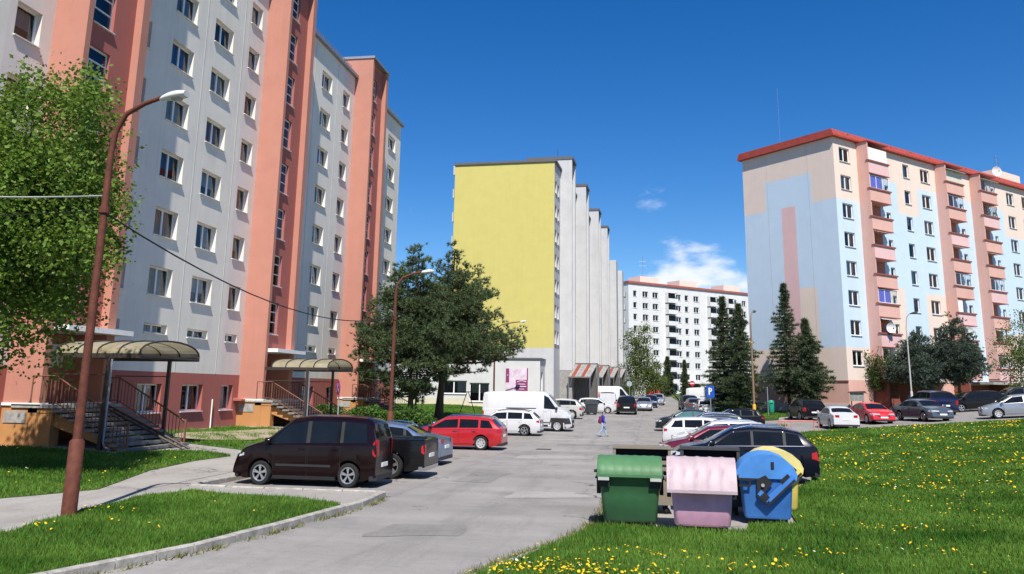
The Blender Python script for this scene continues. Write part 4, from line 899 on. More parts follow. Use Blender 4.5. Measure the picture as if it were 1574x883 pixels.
    for (a, b, c, d) in [p for p in S['panes'] if p[1]-p[0] > .6 and typ != 'van'][-2:] or S['panes']:
        a1 = max(a-.04, S['ax'][0]+.18); b1 = min(b+.02, S['ax'][1]-R-.02)
        for dr in patch('door_seam', [(a1-.012, zs+.10), (b1+.012, zs+.10), (b1+.012, be-.03), (a1-.012, be-.03)], M_under, .002): pass
        for sd in (1, -1):
            dr = next(patch('door', [(a1, zs+.115), (b1, zs+.115), (b1, be-.04), (a1, be-.04)], pm, .006, sides=(sd,)))
            hm = MB(); q = a1+.16; hm.box(q-.09-cx, q+.09-cx, sd*(surf(q, be-.12)+.01)-.018, sd*(surf(q, be-.12)+.01)+.018, be-.14, be-.1); hm.build('handle', pm if not hub else M_plast, dr)
    if typ == 'mpv' or typ == 'van':
        list(patch('rub_strip', [(S['ax'][0]+R+.15, .52), (S['ax'][1]-R-.1, .52), (S['ax'][1]-R-.1, .58), (S['ax'][0]+R+.15, .58)], M_plast, .02))
    if typ == 'van':
        list(patch('slide_rail', [(1.6, 1.42), (3.6, 1.42), (3.6, 1.47), (1.6, 1.47)], M_plast, .02)); list(patch('sill_cover', [(1.5, .3), (4.4, .3), (4.4, .42), (1.5, .42)], M_plast, .012))
        list(patch('arch_cover', [(5.0-.52, .42), (5.92, .5), (5.8, .85), (5.0-.42, .86)], M_plast, .02))
    if max(pm.node_tree.nodes['Principled BSDF'].inputs['Base Color'].default_value[:3]) < .02 or typ in ('suv', 'mpv'):
        list(patch('sill_trim', [(S['ax'][0]+R+.02, zs+.01), (S['ax'][1]-R-.02, zs+.01), (S['ax'][1]-R-.02, zs+.1), (S['ax'][0]+R+.02, zs+.1)], M_plast, .01, nv=1))
    for pa, pb in zip(S['panes'][:-1], S['panes'][1:]):
        if pb[0]-pa[1] < .2: list(patch('pillar_trim', [(pa[1], zb(pa[1], .07)), (pb[0], zb(pb[0], .07)), (pb[2], zb(pb[2], .93)), (pa[3], zb(pa[3], .93))], M_plast if typ != 'wagon' else pm, .004, nu=1))
    # wheels
    tm, rm = wheel_meshes(rim)
    for a in S['ax']:
        for sd in (1, -1):
            wo = link('wheel', tm, root, (a-cx, sd*(hw-.115), r)); wo.scale = (r, r if sd > 0 else -r, r)
            link('rim', rm, wo)
    # lights, plates, mirrors, bumpers
    tl = .46 if typ == 'mpv' else .30 if typ in ('mpv', 'van', 'suv', 'minibus', 'pickup') else .17
    bz = S['belt'][0]-(.12 if tl < .2 else .1 if typ == 'mpv' else .28); 
    for sd in (1, -1):
        p = MB(); e = .22 if typ not in ('van', 'minibus', 'pickup', 'mpv') else .1
        def qd(pts):
            i = len(p.v); p.v += pts; p.f.append((i, i+1, i+2, i+3)); p.m.append(0)
        for q0, q1 in ((.005, .06), (.06, e)):
            t0, t1 = tl*(1 if q0 < .05 else .85), tl*(.85 if q1 < .1 else .55)
            qd([(q0-cx, sd*(surf(q0, bz-t0/2)+.012), bz-t0/2), (q1-cx, sd*(surf(q1, bz-t1/2)+.012), bz-t1/2), (q1-cx, sd*(surf(q1, bz+t1/2)+.012), bz+t1/2), (q0-cx, sd*(surf(q0, bz+t0/2)+.012), bz+t0/2)])
        yo = surf(.005, bz)+.012; yi = yo-(.26 if tl < .2 else .16)
        qd([(-.012-cx, sd*yi, bz-tl*.42), (.005-cx, sd*yo, bz-tl/2), (.005-cx, sd*yo, bz+tl/2), (-.012-cx, sd*yi, bz+tl*.42)])
        p.build('tail_light', M_tail, root)
        p = MB(); hz = ptop(L-.25)-.10 if typ != 'van' else 1.02; hh = .15 if typ != 'van' else .3
        for q0, q1 in ((L-.36, L-.2), (L-.2, L-.07), (L-.07, L-.012)):
            k0, k1 = (.45 if q0 < L-.3 else 1), 1
            qd([(q0-cx, sd*(surf(q0, hz-hh*.5*k0)+.012), hz-hh*.5*k0), (q1-cx, sd*(surf(q1, hz-hh*.5)+.012), hz-hh*.5), (q1-cx, sd*(surf(q1, hz+hh*.35)+.012), hz+hh*.35), (q0-cx, sd*(surf(q0, hz+hh*.4*k0)+.012), hz+hh*.4*k0)])
        yo = surf(L-.02, hz)+.008; yi = yo-.36
        qd([(L-.012-cx, sd*yo, hz-hh*.5), (L+.012-cx, sd*yi, hz-hh*.45), (L+.012-cx, sd*yi, hz+hh*.2), (L-.012-cx, sd*yo, hz+hh*.35)])
        p.build('headlight', M_head, root)
        q = S['ws'][1]-.12; p = MB(); zz = belt(q)+.1; yo = surf(q, belt(q))
        p.lathe([(0, -.1), (.06, -.09), (.09, -.02), (.09, .05), (.0, .07)], 10, 'x', 0, (q-cx, sd*(yo+.13), zz)); p.tube([(q-cx, sd*(yo-.02), zz-.06), (q-cx, sd*(yo+.1), zz-.03)], .02, 5); p.build('mirror', M_plast if typ == 'van' or hub else pm, root, 50)
    p = MB(); p.box(-.022-cx, .02-cx, -.26, .26, bz-.26 if typ != 'mpv' else .52, bz-.15 if typ != 'mpv' else .63); p.build('number_plate', M_plate, root)
    p = MB(); p.box(L-.02-cx, L+.025-cx, -.26, .26, .40, .51); p.build('number_plate', M_plate, root)
    p = MB(); p.box(L-.05-cx, L+.012-cx, -.42, .42, .56, min(.72, ptop(L-.02)-.03)); p.build('grille', M_plast, root)
    p = MB(); w0, w1 = width(.0)*.93, width(.25)+.012
    p.prism([(-.03-cx, -w0+.06), (.16-cx, -w1), (.16-cx, w1), (-.03-cx, w0-.06)], 2, zs+.02, zs+(.14 if not dark_bumper else .24)); p.build('rear_bumper', M_plast if typ != 'pickup' else M_chrome, root)
    p = MB(); w0, w1 = width(L)*.9, width(L-.3)+(.008 if typ != 'van' else .03)
    p.prism([(L-(.2 if typ != 'van' else .45)-cx, -w1), (L+.02-cx, -w0+.1), (L+.02-cx, w0-.1), (L-.2-cx, w1)], 2, zs+.02, zs+(.1 if not dark_bumper else .52 if typ == 'van' else .3)); p.build('front_bumper', M_plast, root)
    if rails:
        for sd in (1, -1):
            p = MB(); p.tube([(q-cx, sd*(section(q)[7][0]-.02), top(q)+(.055 if 0 < i < 6 else .0)) for i, q in enumerate(np.linspace(S['panes'][0][2]+.05, S['panes'][-1][3]-.05, 7))], .02, 6); p.build('roof_rail', M_chrome if rails == 'chrome' else M_plast, root, 50)
    if typ in ('suv', 'sedan', 'wagon') and rails == 'chrome':
        a, b = S['panes'][0][0], S['panes'][-1][1]-.05; list(patch('window_trim', [(a, zb(a, .01)), (b, zb(b, .01)), (b, zb(b, .06)), (a, zb(a, .06))], M_chrome, .012, nv=1, nu=16))
    if sl != 1: root.scale = sl if isinstance(sl, tuple) else (sl, sl, sl)
    return root
PW = paint('white', (.56, .56, .57), 0, .3); PR = paint('red', (.42, .012, .018), .1); PM = paint('maroon', (.0075, .0018, .0024), 0, .22); PB = paint('black', (.006, .006, .007), 0, .22); PS = paint('silver', (.36, .38, .41), .6, .32); PSB = paint('silver_blue', (.20, .27, .40), .6, .3); PG = paint('grey', (.085, .10, .115), .5, .3); PN = paint('navy', (.007, .008, .017), .2, .22); PBL = paint('blue', (.02, .06, .26), .4); PBR = paint('bright_red', (.55, .018, .025), .05); PNB = paint('dark_blue', (.008, .010, .05), .4); PDG = paint('dark_grey', (.03, .034, .04), .5)
# left row, nose to the block
mv = car('van', 'maroon passenger van parked first in the left row', 13.35, -17.0, 180, 'mpv', PM, glass=M_cglass, cat='van', sl=(.955, .96, 1.03))
car('pickup_truck', 'black pickup truck parked between the maroon van and the silver sedan', 13.5, -14.3, 180, 'pickup', PB, cat='pickup')
car('sedan_car', 'silver-blue sedan parked beyond the black pickup', 13.2, -9.6, 178, 'sedan', PSB, rails='chrome')
car('estate_car', 'red estate car parked left with steel wheel covers', 13.9, -1.2, 180, 'wagon', PR, 'cover', hub=True)
car('hatchback_car', 'blue car mostly hidden behind the red estate', 13.35, 1.7, 180, 'wagon', PBL, 'cover')
car('estate_car', 'white estate car with black roof bars beside the white panel van', 14.0, 11.5, 180, 'wagon', PW, rails=True)
car('panel_van', 'long white panel van with black front bumper facing the road', 14.75, 16.5, 0, 'van', PW, 'cover', cat='van', dark_bumper=True)
car('off_road_car', 'white older off-road car parked beyond the panel van', 14.75, 33.4, 180, 'suv', paint('cream_white', (.48, .47, .44), .1), 'cover', dark_bumper=True)
car('hatchback_car', 'white hatchback partly behind the dark waste bin', 17.3, 46.3, 2, 'hatch', PW, 'cover')
car('minibus', 'white minibus with dark rear windows at the entrance canopy', 18.2, 52.0, 92, 'minibus', PW, 'cover', cat='van')
car('delivery_van', 'large white delivery van across the forecourt with blue and red marks', 18.1, 58.5, 0, 'van', PW, 'cover', cat='van')
car('off_road_car', 'black off-road car seen from behind on the street', 20.4, 45.6, 91, 'suv', PB, sl=1.05)
car('estate_car', 'silver estate facing the camera beyond the black off-road car', 22.0, 55.5, -91, 'sedan', PS)
car('hatchback_car', 'dark blue car in the kerb row beyond the silver estate', 22.7, 66, -92, 'hatch', PNB)
car('hatchback_car', 'silver car last in the kerb row down the street', 23.6, 76, -93, 'hatch', PS)
# right bay
car('sedan_car', 'dark grey sedan nosing out towards the road, right bay', 25.45, 19.3, 182, 'sedan', PDG, glass=M_cglass2)
car('hatchback_car', 'black car behind the dark grey sedan', 28.6, 22.2, 184, 'hatch', PB)
car('estate_car', 'dark grey estate with silver roof rails in the right bay', 26.2, 12.2, 182, 'wagon', PG, rails='chrome')
car('hatchback_car', 'grey car hidden between dark estate and white estate', 26.0, 8.4, 180, 'hatch', PG)
car('estate_car', 'white estate showing its tail lights towards the road', 25.75, 4.6, 0, 'wagon', PW)
car('estate_car', 'white estate with roof rails, second from the dark blue off-road car', 26.1, .0, 180, 'wagon', PW, rails='chrome')
car('hatchback_car', 'dark red car behind the dark blue off-road car', 25.5, -6.2, 180, 'wagon', paint('wine', (.15, .01, .025), .3))
car('off_road_car', 'dark blue off-road car with chrome window trim right behind the waste bins', 25.75, -12.2, 180, 'suv', PN, rails='chrome')
# far corner by the parking sign
car('hatchback_car', 'white hatchback seen from behind under the parking sign', 28.0, 47.0, 93, 'hatch', PW)
car('hatchback_car', 'grey hatchback left of the white one under the parking sign', 27.2, 53, 95, 'hatch', PG)
car('off_road_car', 'black car parked nearest the road beyond the parking sign', 26.9, 59, 95, 'suv', PB)
car('delivery_van', 'white ambulance-like van with yellow nose behind the parking sign', 30.0, 64.5, -8, 'van', PW, 'cover', cat='van')
car('hatchback_car', 'yellow and white car beside the far ambulance-like van', 32.3, 62, -40, 'hatch', paint('yellow', (.62, .58, .10), .1))
# right car park
car('off_road_car', 'black off-road car alone at the far kerb, left of the white coupe-like car', 35.0, 31.2, 99, 'suv', PB)
car('sedan_car', 'white sedan with red tail lights behind the lawn bank', 35.2, 20.2, 94, 'sedan', PW, 'cover', sl=.97)
car('hatchback_car', 'bright red hatchback facing the lawn bank', 38.1, 23.4, -80, 'sedan', PBR, 'cover', hub=True, sl=.97)
car('sedan_car', 'slate grey saloon facing the lawn bank beside the red one', 41.4, 22.9, -72, 'sedan', paint('slate', (.10, .13, .16), .5))
car('off_road_car', 'dark blue off-road car turned away, before the blue spruces', 43.9, 29.4, 99, 'suv', PNB, sl=1.08)
car('sedan_car', 'black car parked sideways behind the silver estate', 47.6, 31.2, 188, 'wagon', PB)
car('estate_car', 'silver estate seen sideways at the right edge of the lawn', 46.9, 21.0, 170, 'wagon', PS, 'cover')
car('off_road_car', 'dark car at the right edge behind the silver estate', 51.2, 32.5, 185, 'suv', PDG)
# blue and red marks on the delivery van side
dvm = thing('van_sticker', 'blue and red sticker on the large delivery van', 'sticker', (15.9, 57.44, Hf(18.1, 58.5)+1.6))
m = MB(); m.box(0, .9, -.012, 0, .15, .6); m.build('blue_part', mat('sticker_blue', (.35, .45, .7), .5), dvm); m = MB(); m.box(.85, 1.3, -.016, -.004, -.15, .25); m.build('red_part', mat('sticker_red', (.6, .25, .25), .5), dvm)

# ------------------------------------------------------------------ waste bins
M_bblk = mat('bin_black', (.02, .02, .022), .55)
def plastic(n, c): return mat('bin_'+n, c, .55, var=.15, scale=2.6, bump=.08, bscale=12, spec=.4)
def rounded_loft(mb, levels, seg=5, m=0):
    """stack of rounded rectangles (z, half x, half y, corner radius)"""
    base = len(mb.v); cnt = 4*(seg+1)
    for z, hx, hy, r in levels:
        for sx, sy, a0 in ((1, 1, 0), (-1, 1, 90), (-1, -1, 180), (1, -1, 270)):
            for k in range(seg+1):
                a = math.radians(a0+90*k/seg); mb.v.append((sx*(hx-r)+r*math.cos(a), sy*(hy-r)+r*math.sin(a), z))
    for i in range(len(levels)-1):
        for k in range(cnt):
            a = base+i*cnt+k; b = base+i*cnt+(k+1) % cnt; mb.f.append((a, b, b+cnt, a+cnt)); mb.m.append(m)
    mb.f.append(tuple(base+k for k in range(cnt-1, -1, -1))); mb.m.append(m)
    e = base+(len(levels)-1)*cnt; mb.f.append(tuple(e+k for k in range(cnt))); mb.m.append(m)
def bin_(name, label, x, y, rz, body, lid, lid_open=0., stickers=False, dz=.02, flap=False):
    t = thing(name, label, 'waste bin', (x, y, Hf(x, y)+dz), rz, 'wheeled waste bins on the slab')
    m = MB(); rounded_loft(m, [(.12, .50, .36, .08), (.16, .54, .40, .1), (.6, .575, .44, .1), (1.0, .605, .49, .09), (1.04, .64, .53, .06), (1.09, .65, .535, .06)]); bo = m.build('body', body, t, 50)
    # black blocks stand in for the shade in the front lifting-corner cut-outs
    for sx in (-1, 1):
        q = MB(); q.box(sx*.51-.11, sx*.51+.11, -.525, -.44, .80, 1.035); q.build('corner_shade', M_bblk, bo)
    # roll-top lid: a part cylinder with pressed ribs, turned about its side pins
    m = MB(); R = .575; ns, a0, a1 = 14, math.radians(-2), math.radians(182); n = 22
    FP = [(.55, .0), (.53, .12), (.42, .27), (.2, .36), (-.05, .385), (-.25, .36), (-.40, .26), (-.50, .13), (-.58, -.02), (-.63, -.13), (-.66, -.22)]
    if flap: ns = len(FP)-1
    for j in range(ns+1):
        a = a0+(a1-a0)*j/ns
        for i in range(n+1):
            if flap:
                xx = -.67+1.34*i/n; rib = .028 if (i % 4 == 2 and 0 < i < n) else 0; m.v.append((xx, FP[ns-j][0]-rib*(.8 if FP[ns-j][0] < -.2 else 0), FP[ns-j][1]+rib*(.5 if FP[ns-j][0] > -.6 else 0))); continue
            xx = -.655+1.31*i/n; rib = .012 if (i % 3 == 1 and 0 < i < n) else 0; rr = R+rib-(.02 if i in (0, n) else 0)
            m.v.append((xx, -math.cos(a)*rr, math.sin(a)*rr*.62))
    for j in range(ns):
        for i in range(n): q = j*(n+1)+i; m.f.append((q, q+1, q+n+2, q+n+1)); m.m.append(0)
    for sx in (-.655, .655):      # closed lid ends
        i0 = len(m.v); m.v.append((sx, 0, 0)); k0 = 0 if sx < 0 else n
        for j in range(ns): p, q = j*(n+1)+k0, (j+1)*(n+1)+k0; m.f.append((i0, q, p) if sx < 0 else (i0, p, q)); m.m.append(0)
    lo = m.build('lid', lid, t, 45); lo.location = (0, 0, 1.03); lo.rotation_euler.x = lid_open
    q = MB(); (q.box(-.67, .67, -.675, -.645, -.26, -.20) if flap else q.box(-.655, .655, -.60, -.55, -.03, .02)); q.build('lid_edge', lid, lo)
    for sx in (-1, 1):
        q = MB(); q.tube([(sx*.64, 0, 1.06), (sx*.74, 0, 1.06)], .03, 10); q.build('lifting_pin', M_bblk, t)
        q = MB(); q.prism([(-.09, .62), (.09, .62), (.14, 1.1), (-.14, 1.1)], 0, sx*.6, sx*.68); q.build('end_bracket', M_bblk, t)
        q = MB(); q.tube([(sx*.62, -.3, .95), (sx*.69, -.28, .95), (sx*.69, .28, .95), (sx*.62, .3, .95)], .018, 6); q.build('handle', M_bblk, t)
        for sy in (-1, 1):
            q = MB(); q.lathe([(0, -.03), (.07, -.03), (.095, -.02), (.095, .02), (.07, .03), (0, .03)], 14, 'x', 0, (sx*.42, sy*.3, .095)); q.box(sx*.42-.045, sx*.42+.045, sy*.3-.05, sy*.3+.05, .10, .16); q.build('castor', M_bblk, t)
    if stickers:
        for sx in (-1, 1): q = MB(); q.box(sx*.52-.11, sx*.52+.11, -.625, -.56, .935, .995); q.build('sticker', mat('sticker_pale', (.40, .42, .38), .6), t)
    return t
G_ = plastic('green', (.030, .105, .04)); PK = plastic('pink', (.60, .33, .44)); PKL = plastic('pale_pink', (.42, .325, .35)); BLU = plastic('blue', (.045, .175, .50)); YEL = plastic('yellow', (.68, .54, .12)); YL2 = plastic('faded_yellow', (.62, .53, .2))
bin_('waste_bin', 'dark green wheeled bin, leftmost on the slab', 22.52, -22.6, .02, G_, plastic('green_faded', (.062, .165, .068)), 0, True)
bin_('waste_bin', 'faded pink wheeled bin between the green and the blue one', 23.95, -22.85, -.03, PK, PKL, 0, flap=True)
def side_bin(label, x, y, rz, body, lid, arm, arms=True):
    """same size of bin turned end-on: tall arched lid with a swing arm on the end"""
    t = thing('waste_bin', label, 'waste bin', (x, y, Hf(x, y)+.05), rz, 'wheeled waste bins on the slab')
    m = MB(); rounded_loft(m, [(.12, .44, .55, .05), (.18, .47, .58, .06), (1.02, .53, .65, .06), (1.06, .55, .66, .05)]); bo = m.build('body', body, t, 50)
    prof = [(.60, .93), (.62, 1.02), (.55, 1.18), (.38, 1.33), (.15, 1.41), (-.08, 1.42), (-.3, 1.36), (-.48, 1.24), (-.6, 1.08), (-.63, .96), (-.58, .93)]
    m = MB(); m.prism(prof, 1, -.69, .69); m.build('lid', lid, t, 35)
    # swing arm plate on the visible end: bent flat bar from the hinge to the foot
    for sy in (-1, 1) if arms else ():
        yb = sy*.70
        def bar(p, q, w_, yy0, yy1, nm, mm):
            p, q = Vector(p), Vector(q); d = (q-p).normalized(); nn = Vector((-d.y, d.x)); b = MB(); b.prism([tuple(p-nn*w_), tuple(q-nn*w_), tuple(q+nn*w_), tuple(p+nn*w_)], 1, min(yy0, yy1), max(yy0, yy1)); return b.build(nm, mm, t)
        bar((.55, .98), (.02, .50), .075, yb, yb+sy*.03, 'swing_arm', arm); bar((.02, .50), (-.16, .66), .06, yb, yb+sy*.026, 'swing_arm', arm)
        bar((.56, .93), (.02, .42), .022, yb, yb+sy*.036, 'arm_edge', M_bblk); bar((.44, 1.02), (.28, .87), .035, yb+sy*.02, yb+sy*.045, 'arm_strap', M_bblk)
        bar((.02, .42), (-.2, .60), .02, yb, yb+sy*.036, 'arm_edge', M_bblk); bar((.0, .62), (-.09, .54), .07, yb+sy*.02, yb+sy*.04, 'foot_pad', M_bblk)
        b = MB(); b.prism([(-.58, .93), (-.16, .93), (-.02, 1.0), (.12, .84), (-.12, .58), (-.2, .66), (-.2, .9), (-.3, .88), (-.36, .87), (-.58, .89)], 1, min(yb, yb-sy*.012), max(yb, yb-sy*.012)); b.build('arm_recess', M_bblk, t)
        b = MB(); b.lathe([(0, 0), (.035, 0), (.035, .02), (0, .02)], 12, 'y', 0, (-.08, yb+(.02 if sy > 0 else -.04), .8)); b.build('pivot', mat('pivot_grey', (.3, .3, .31), .5), t)
        b = MB(); b.box(-.56, -.32, min(yb, yb+sy*.02), max(yb, yb+sy*.02), .76, .80); b.box(-.36, -.32, min(yb, yb+sy*.02), max(yb, yb+sy*.02), .8, .86); b.build('grip', M_bblk, t)
    for sx in (-.32, .32):
        for sy in (-.42, .42):
            q = MB(); q.lathe([(0, -.03), (.07, -.03), (.09, 0), (.07, .03), (0, .03)], 12, 'y', 0, (sx, sy, .09)); q.box(sx-.045, sx+.045, sy-.045, sy+.045, .1, .2); q.build('castor', M_bblk, t)
    b = MB(); b.box(.1, .16, -.715, -.69, 1.14, 1.27); b.build('lid_mark', M_bblk, t)
    return t
side_bin('blue wheeled bin turned end-on, rightmost at the front', 25.36, -21.45, -.06, BLU, plastic('sky_blue', (.06, .22, .55)), BLU)
side_bin('yellow wheeled bin tucked close behind the blue one', 25.72, -19.85, -.02, YEL, YL2, YEL)
def open_bin(label, x, y, rz, mt, lidm, hgt, flip):
    t = thing('waste_container', label, 'waste container', (x, y, Hf(x, y)+.05), rz, 'open metal containers on the slab')
    m = MB()
    for a in ((-.66, -.62, -.5, .5), (.62, .66, -.5, .5), (-.62, .62, -.5, -.46), (-.62, .62, .46, .5)): m.box(a[0], a[1], a[2], a[3], .2, hgt)
    m.box(-.62, .62, -.46, .46, .2, .24); m.build('body', mt, t)
    m = MB()
    for a in ((-.7, .7, -.54, -.5), (-.7, .7, .5, .54), (-.7, -.66, -.5, .5), (.66, .7, -.5, .5)): m.box(a[0], a[1], a[2], a[3], hgt-.05, hgt+.03)
    m.build('rim', lidm, t)
    m = MB(); m.box(-.67, .67, .5, .55, hgt+.03, hgt+flip); m.box(-.67, -.6, .1, .5, hgt+.03, hgt+flip-.06); m.box(.6, .67, .1, .5, hgt+.03, hgt+flip-.06); m.box(-.67, .67, .08, .55, hgt+flip-.06, hgt+flip); lo = m.build('open_lid', lidm, t)
    m = MB(); m.box(-.6, .6, .2, .495, hgt+.03, hgt+flip-.07); m.build('lid_shade', M_under, t)  # near-black block stands in for the shaded hollow under the lid
    for sx in (-.5, .5):
        for sy in (-.35, .35): q = MB(); q.lathe([(0, -.03), (.08, -.03), (.09, 0), (.08, .03), (0, .03)], 12, 'x', 0, (sx, sy, .09)); q.box(sx-.04, sx+.04, sy-.04, sy+.04, .1, .21); q.build('castor', M_bblk, t)
M_rz = mat('rusty_zinc', (.36, .34, .30), .6, .4, var=.35, scale=5, col2=(.30, .24, .16))
open_bin('rusty grey metal container with open lid behind the green bin', 22.75, -20.6, .05, M_rz, M_rz, 1.12, .30)
open_bin('black metal container with open lid behind the pink bin', 24.3, -20.4, .0, mat('container_black', (.04, .04, .042), .5, .3), mat('container_dark', (.07, .07, .07), .5, .3), 1.10, .32)
b = side_bin('black and orange wheeled bin at the far forecourt kerb', 17.15, 41.9, .25, mat('bin_charcoal', (.05, .055, .062), .5), mat('bin_charcoal', (.05, .055, .062), .5), mat('bin_brownorange', (.4, .14, .06), .6), arms=False)
b['group'] = 'bins along the forecourt'

# ------------------------------------------------------------------ lamp posts, wires, signs, railing
M_lampw = mat('lamp_head_grey', (.62, .62, .60), .5, var=.05); M_lens = mat('lamp_lens', (.35, .36, .37), .25)
def lamp(label, x, y, hgt, reach, ang, pole=M_rust, base=M_rust, head=M_lampw, r=.085):
    t = thing('street_lamp', label, 'street lamp', (x, y, Hf(x, y)+.1), ang)
    m = MB(); m.tube([(0, 0, -.3), (0, 0, 1.45), (0, 0, 1.5)], [r*1.75, r*1.7, r*1.2], 14); m.build('base', base, t, 40)
    m = MB(); m.tube([(0, 0, 1.45), (0, 0, hgt*.75), (0, 0, hgt*.86), (.06, 0, hgt*.92), (.2*reach, 0, hgt*.965), (.5*reach, 0, hgt*.99), (reach*.8, 0, hgt*1.005)], [r*1.1, r*.9, r*.75, r*.7, r*.65, r*.6, r*.55], 12); m.build('pole', pole, t, 50)
    m = MB(); m.tube([(0, 0, hgt*.71), (0, 0, hgt*.725)], r*1.35, 12); m.build('collar', base, t)
    m = MB(); x0 = reach*.76; L = .62
    lv = []
    for k in range(9):
        u = k/8; wd = .03+.12*math.sin(min(1, u*1.15)*PI*.62)**.8*(1 if u < .9 else .8); m_h = .05+.075*math.sin(u*PI*.85)
        lv.append((x0+L*u, wd, m_h, hgt*1.0+.08*u))
    nb = 12; base_i = len(m.v)
    for (xx, wd, hh, zc) in lv:
        for j in range(nb): a = 2*PI*j/nb; m.v.append((xx, wd*math.cos(a), zc+hh*math.sin(a)*(1 if math.sin(a) > 0 else .55)))
    for i in range(8):
        for j in range(nb): a = base_i+i*nb+j; b_ = base_i+i*nb+(j+1) % nb; m.f.append((a, a+nb, b_+nb, b_)); m.m.append(0)
    m.f.append(tuple(base_i+j for j in range(nb))); m.f.append(tuple(base_i+8*nb+j for j in range(nb-1, -1, -1))); m.m += [0, 0]
    hd = m.build('lamp_head', head, t, 60)
    m = MB(); m.lathe([(0, -.05), (.1, -.03), (.13, .0)], 14, 'z', 0, (x0+.4, 0, hgt-.005)); m.build('lens', M_lens, hd, 60)
    return t
lamp('rusty red street lamp nearest the camera on the kerbside lawn', 11.5, -25.0, 8.7, 1.35, 0)
lamp('rusty red street lamp behind the black pickup, before the pines', 10.4, -.4, 8.35, 1.6, .35)
lamp('street lamp whose head shows over the right pine', 7.6, 42.0, 8.6, 3.2, .1)
lamp('brown street lamp with yellow foot on the small grass island', 30.6, 27.1, 8.6, 1.0, 1.2, pole=mat('pole_brown', (.22, .15, .09), .7, var=.2), base=mat('pole_foot_yellow', (.55, .30, .03), .7, var=.25), head=mat('lamp_head_dark', (.06, .065, .07), .5), r=.075)
lamp('grey slender street lamp before the pastel block', 44.6, 36.5, 8.0, .5, -.6, pole=mat('pole_grey', (.42, .42, .40), .6), base=mat('pole_grey', (.42, .42, .40), .6), head=mat('lamp_head_dark', (.06, .065, .07), .5), r=.06)
M_wire = mat('cable_black', (.02, .02, .02), .7); M_wire2 = mat('cable_grey', (.35, .35, .34), .6)
def wire(label, a, b, sag, r, m):
    a, b = Vector(a), Vector(b); p = []
    for k in range(17):
        u = k/16; q = a.lerp(b, u); q.z -= sag*4*u*(1-u); p.append(q)
    mb = MB(); mb.tube(p, r, 6); tag(mb.build('overhead_cable', m, None, 60), label, 'cable')
wire('grey overhead cable leaving the near lamp post leftwards', (11.45, -25.0, 6.66), (2.0, -26.0, 7.3), .25, .018, M_wire2)
wire('thin dark overhead cable below the grey one, left', (11.45, -25.0, 6.35), (2.0, -25.4, 6.4), .15, .011, M_wire)
wire('black overhead cable sagging from near lamp to the pines', (11.5, -25.0, 6.3), (10.4, -.4, 6.2), 1.0, .02, M_wire)
M_sblue = mat('sign_blue', (.015, .075, .38), .5, var=0); M_sred = mat('sign_red', (.52, .02, .03), .5, var=0); M_swhite = mat('sign_white', (.8, .8, .8), .6, var=0); M_post = mat('sign_post_grey', (.36, .36, .36), .5, .4)
def disc(mb, r, y0, y1, m=0, seg=28, c=(0, 0)):
    mb.prism([(c[0]+r*math.cos(2*PI*k/seg), c[1]+r*math.sin(2*PI*k/seg)) for k in range(seg)], 1, y0, y1, m)
t = thing('no_stopping_sign', 'round blue no-stopping sign with red ring and cross', 'sign', (9.1, -4.2, Hf(9.1, -4.2)+.1), -.95)
m = MB(); m.tube([(0, .05, 0), (0, .05, 2.9)], .03, 8); m.build('post', M_post, t)
zc = 2.55
m = MB(); disc(m, .33, -.012, .012, 0, 28, (0, zc)); m.build('plate', M_sred, t); m = MB(); disc(m, .265, -.02, -.013, 0, 28, (0, zc)); m.build('field', M_sblue, t)
for a in (PI/4, -PI/4):
    d = Vector((math.cos(a), math.sin(a))); nn = Vector((-d.y, d.x))*.028; m = MB(); c = Vector((0, zc)); m.prism([tuple(c-d*.265-nn), tuple(c+d*.265-nn), tuple(c+d*.265+nn), tuple(c-d*.265+nn)], 1, -.026-(.002 if a > 0 else 0), -.021); m.build('bar', M_swhite if False else mat('sign_pale_red', (.62, .25, .28), .5), t)
t = thing('parking_sign', 'blue parking sign with white letter P on a thin post', 'sign', (27.3, 26.0, Hf(27.3, 26)), .0)
m = MB(); m.tube([(0, .05, 0), (0, .05, 3.0)], .03, 8); m.build('post', M_post, t)
m = MB(); m.box(-.29, .29, -.012, .012, 2.12, 3.0); m.build('plate', M_sblue, t)
m = MB(); m.box(-.13, -.05, -.02, -.013, 2.32, 2.84)
pts = []
for k in range(13): a = PI/2-PI*k/12; pts.append((-.05+.17*math.cos(a)*1.0, 2.69+.15*math.sin(a)))
inn = [(-.05+.095*math.cos(PI/2-PI*k/12), 2.69+.08*math.sin(PI/2-PI*k/12)) for k in range(13)]
for k in range(12): m.prism([pts[k], pts[k+1], inn[k+1], inn[k]][::-1], 1, -.02, -.013)
m.build('letter', M_swhite, t)
t = thing('no_entry_sign', 'red no-entry sign with white bar far down the street', 'sign', (29.2, 100, Hf(29.2, 100)), 0)
m = MB(); m.tube([(0, .05, 0), (0, .05, 3.0)], .03, 8); m.build('post', M_post, t); m = MB(); disc(m, .42, -.02, .02, 0, 24, (0, 2.75)); m.build('plate', M_sred, t); m = MB(); m.box(-.28, .28, -.03, -.021, 2.67, 2.83); m.build('bar', M_swhite, t)
t = thing('road_sign', 'grey back of a round road sign by the far kerb', 'sign', (20.0, 70, Hf(20, 70)), 0)
m = MB(); m.tube([(0, -.05, 0), (0, -.05, 3.0)], .03, 8); m.build('post', M_post, t); m = MB(); disc(m, .34, -.02, .02, 0, 24, (0, 2.75)); m.build('plate', mat('sign_back', (.45, .47, .5), .5, .4), t)
M_rr = mat('rail_pale_red', (.58, .20, .17), .6, var=.2)
t = thing('tube_railing', 'pale red tubular railing at the corner of the lawn bank', 'railing', (31.7, 14.6, Hf(31.7, 14.6)+.05), .18)
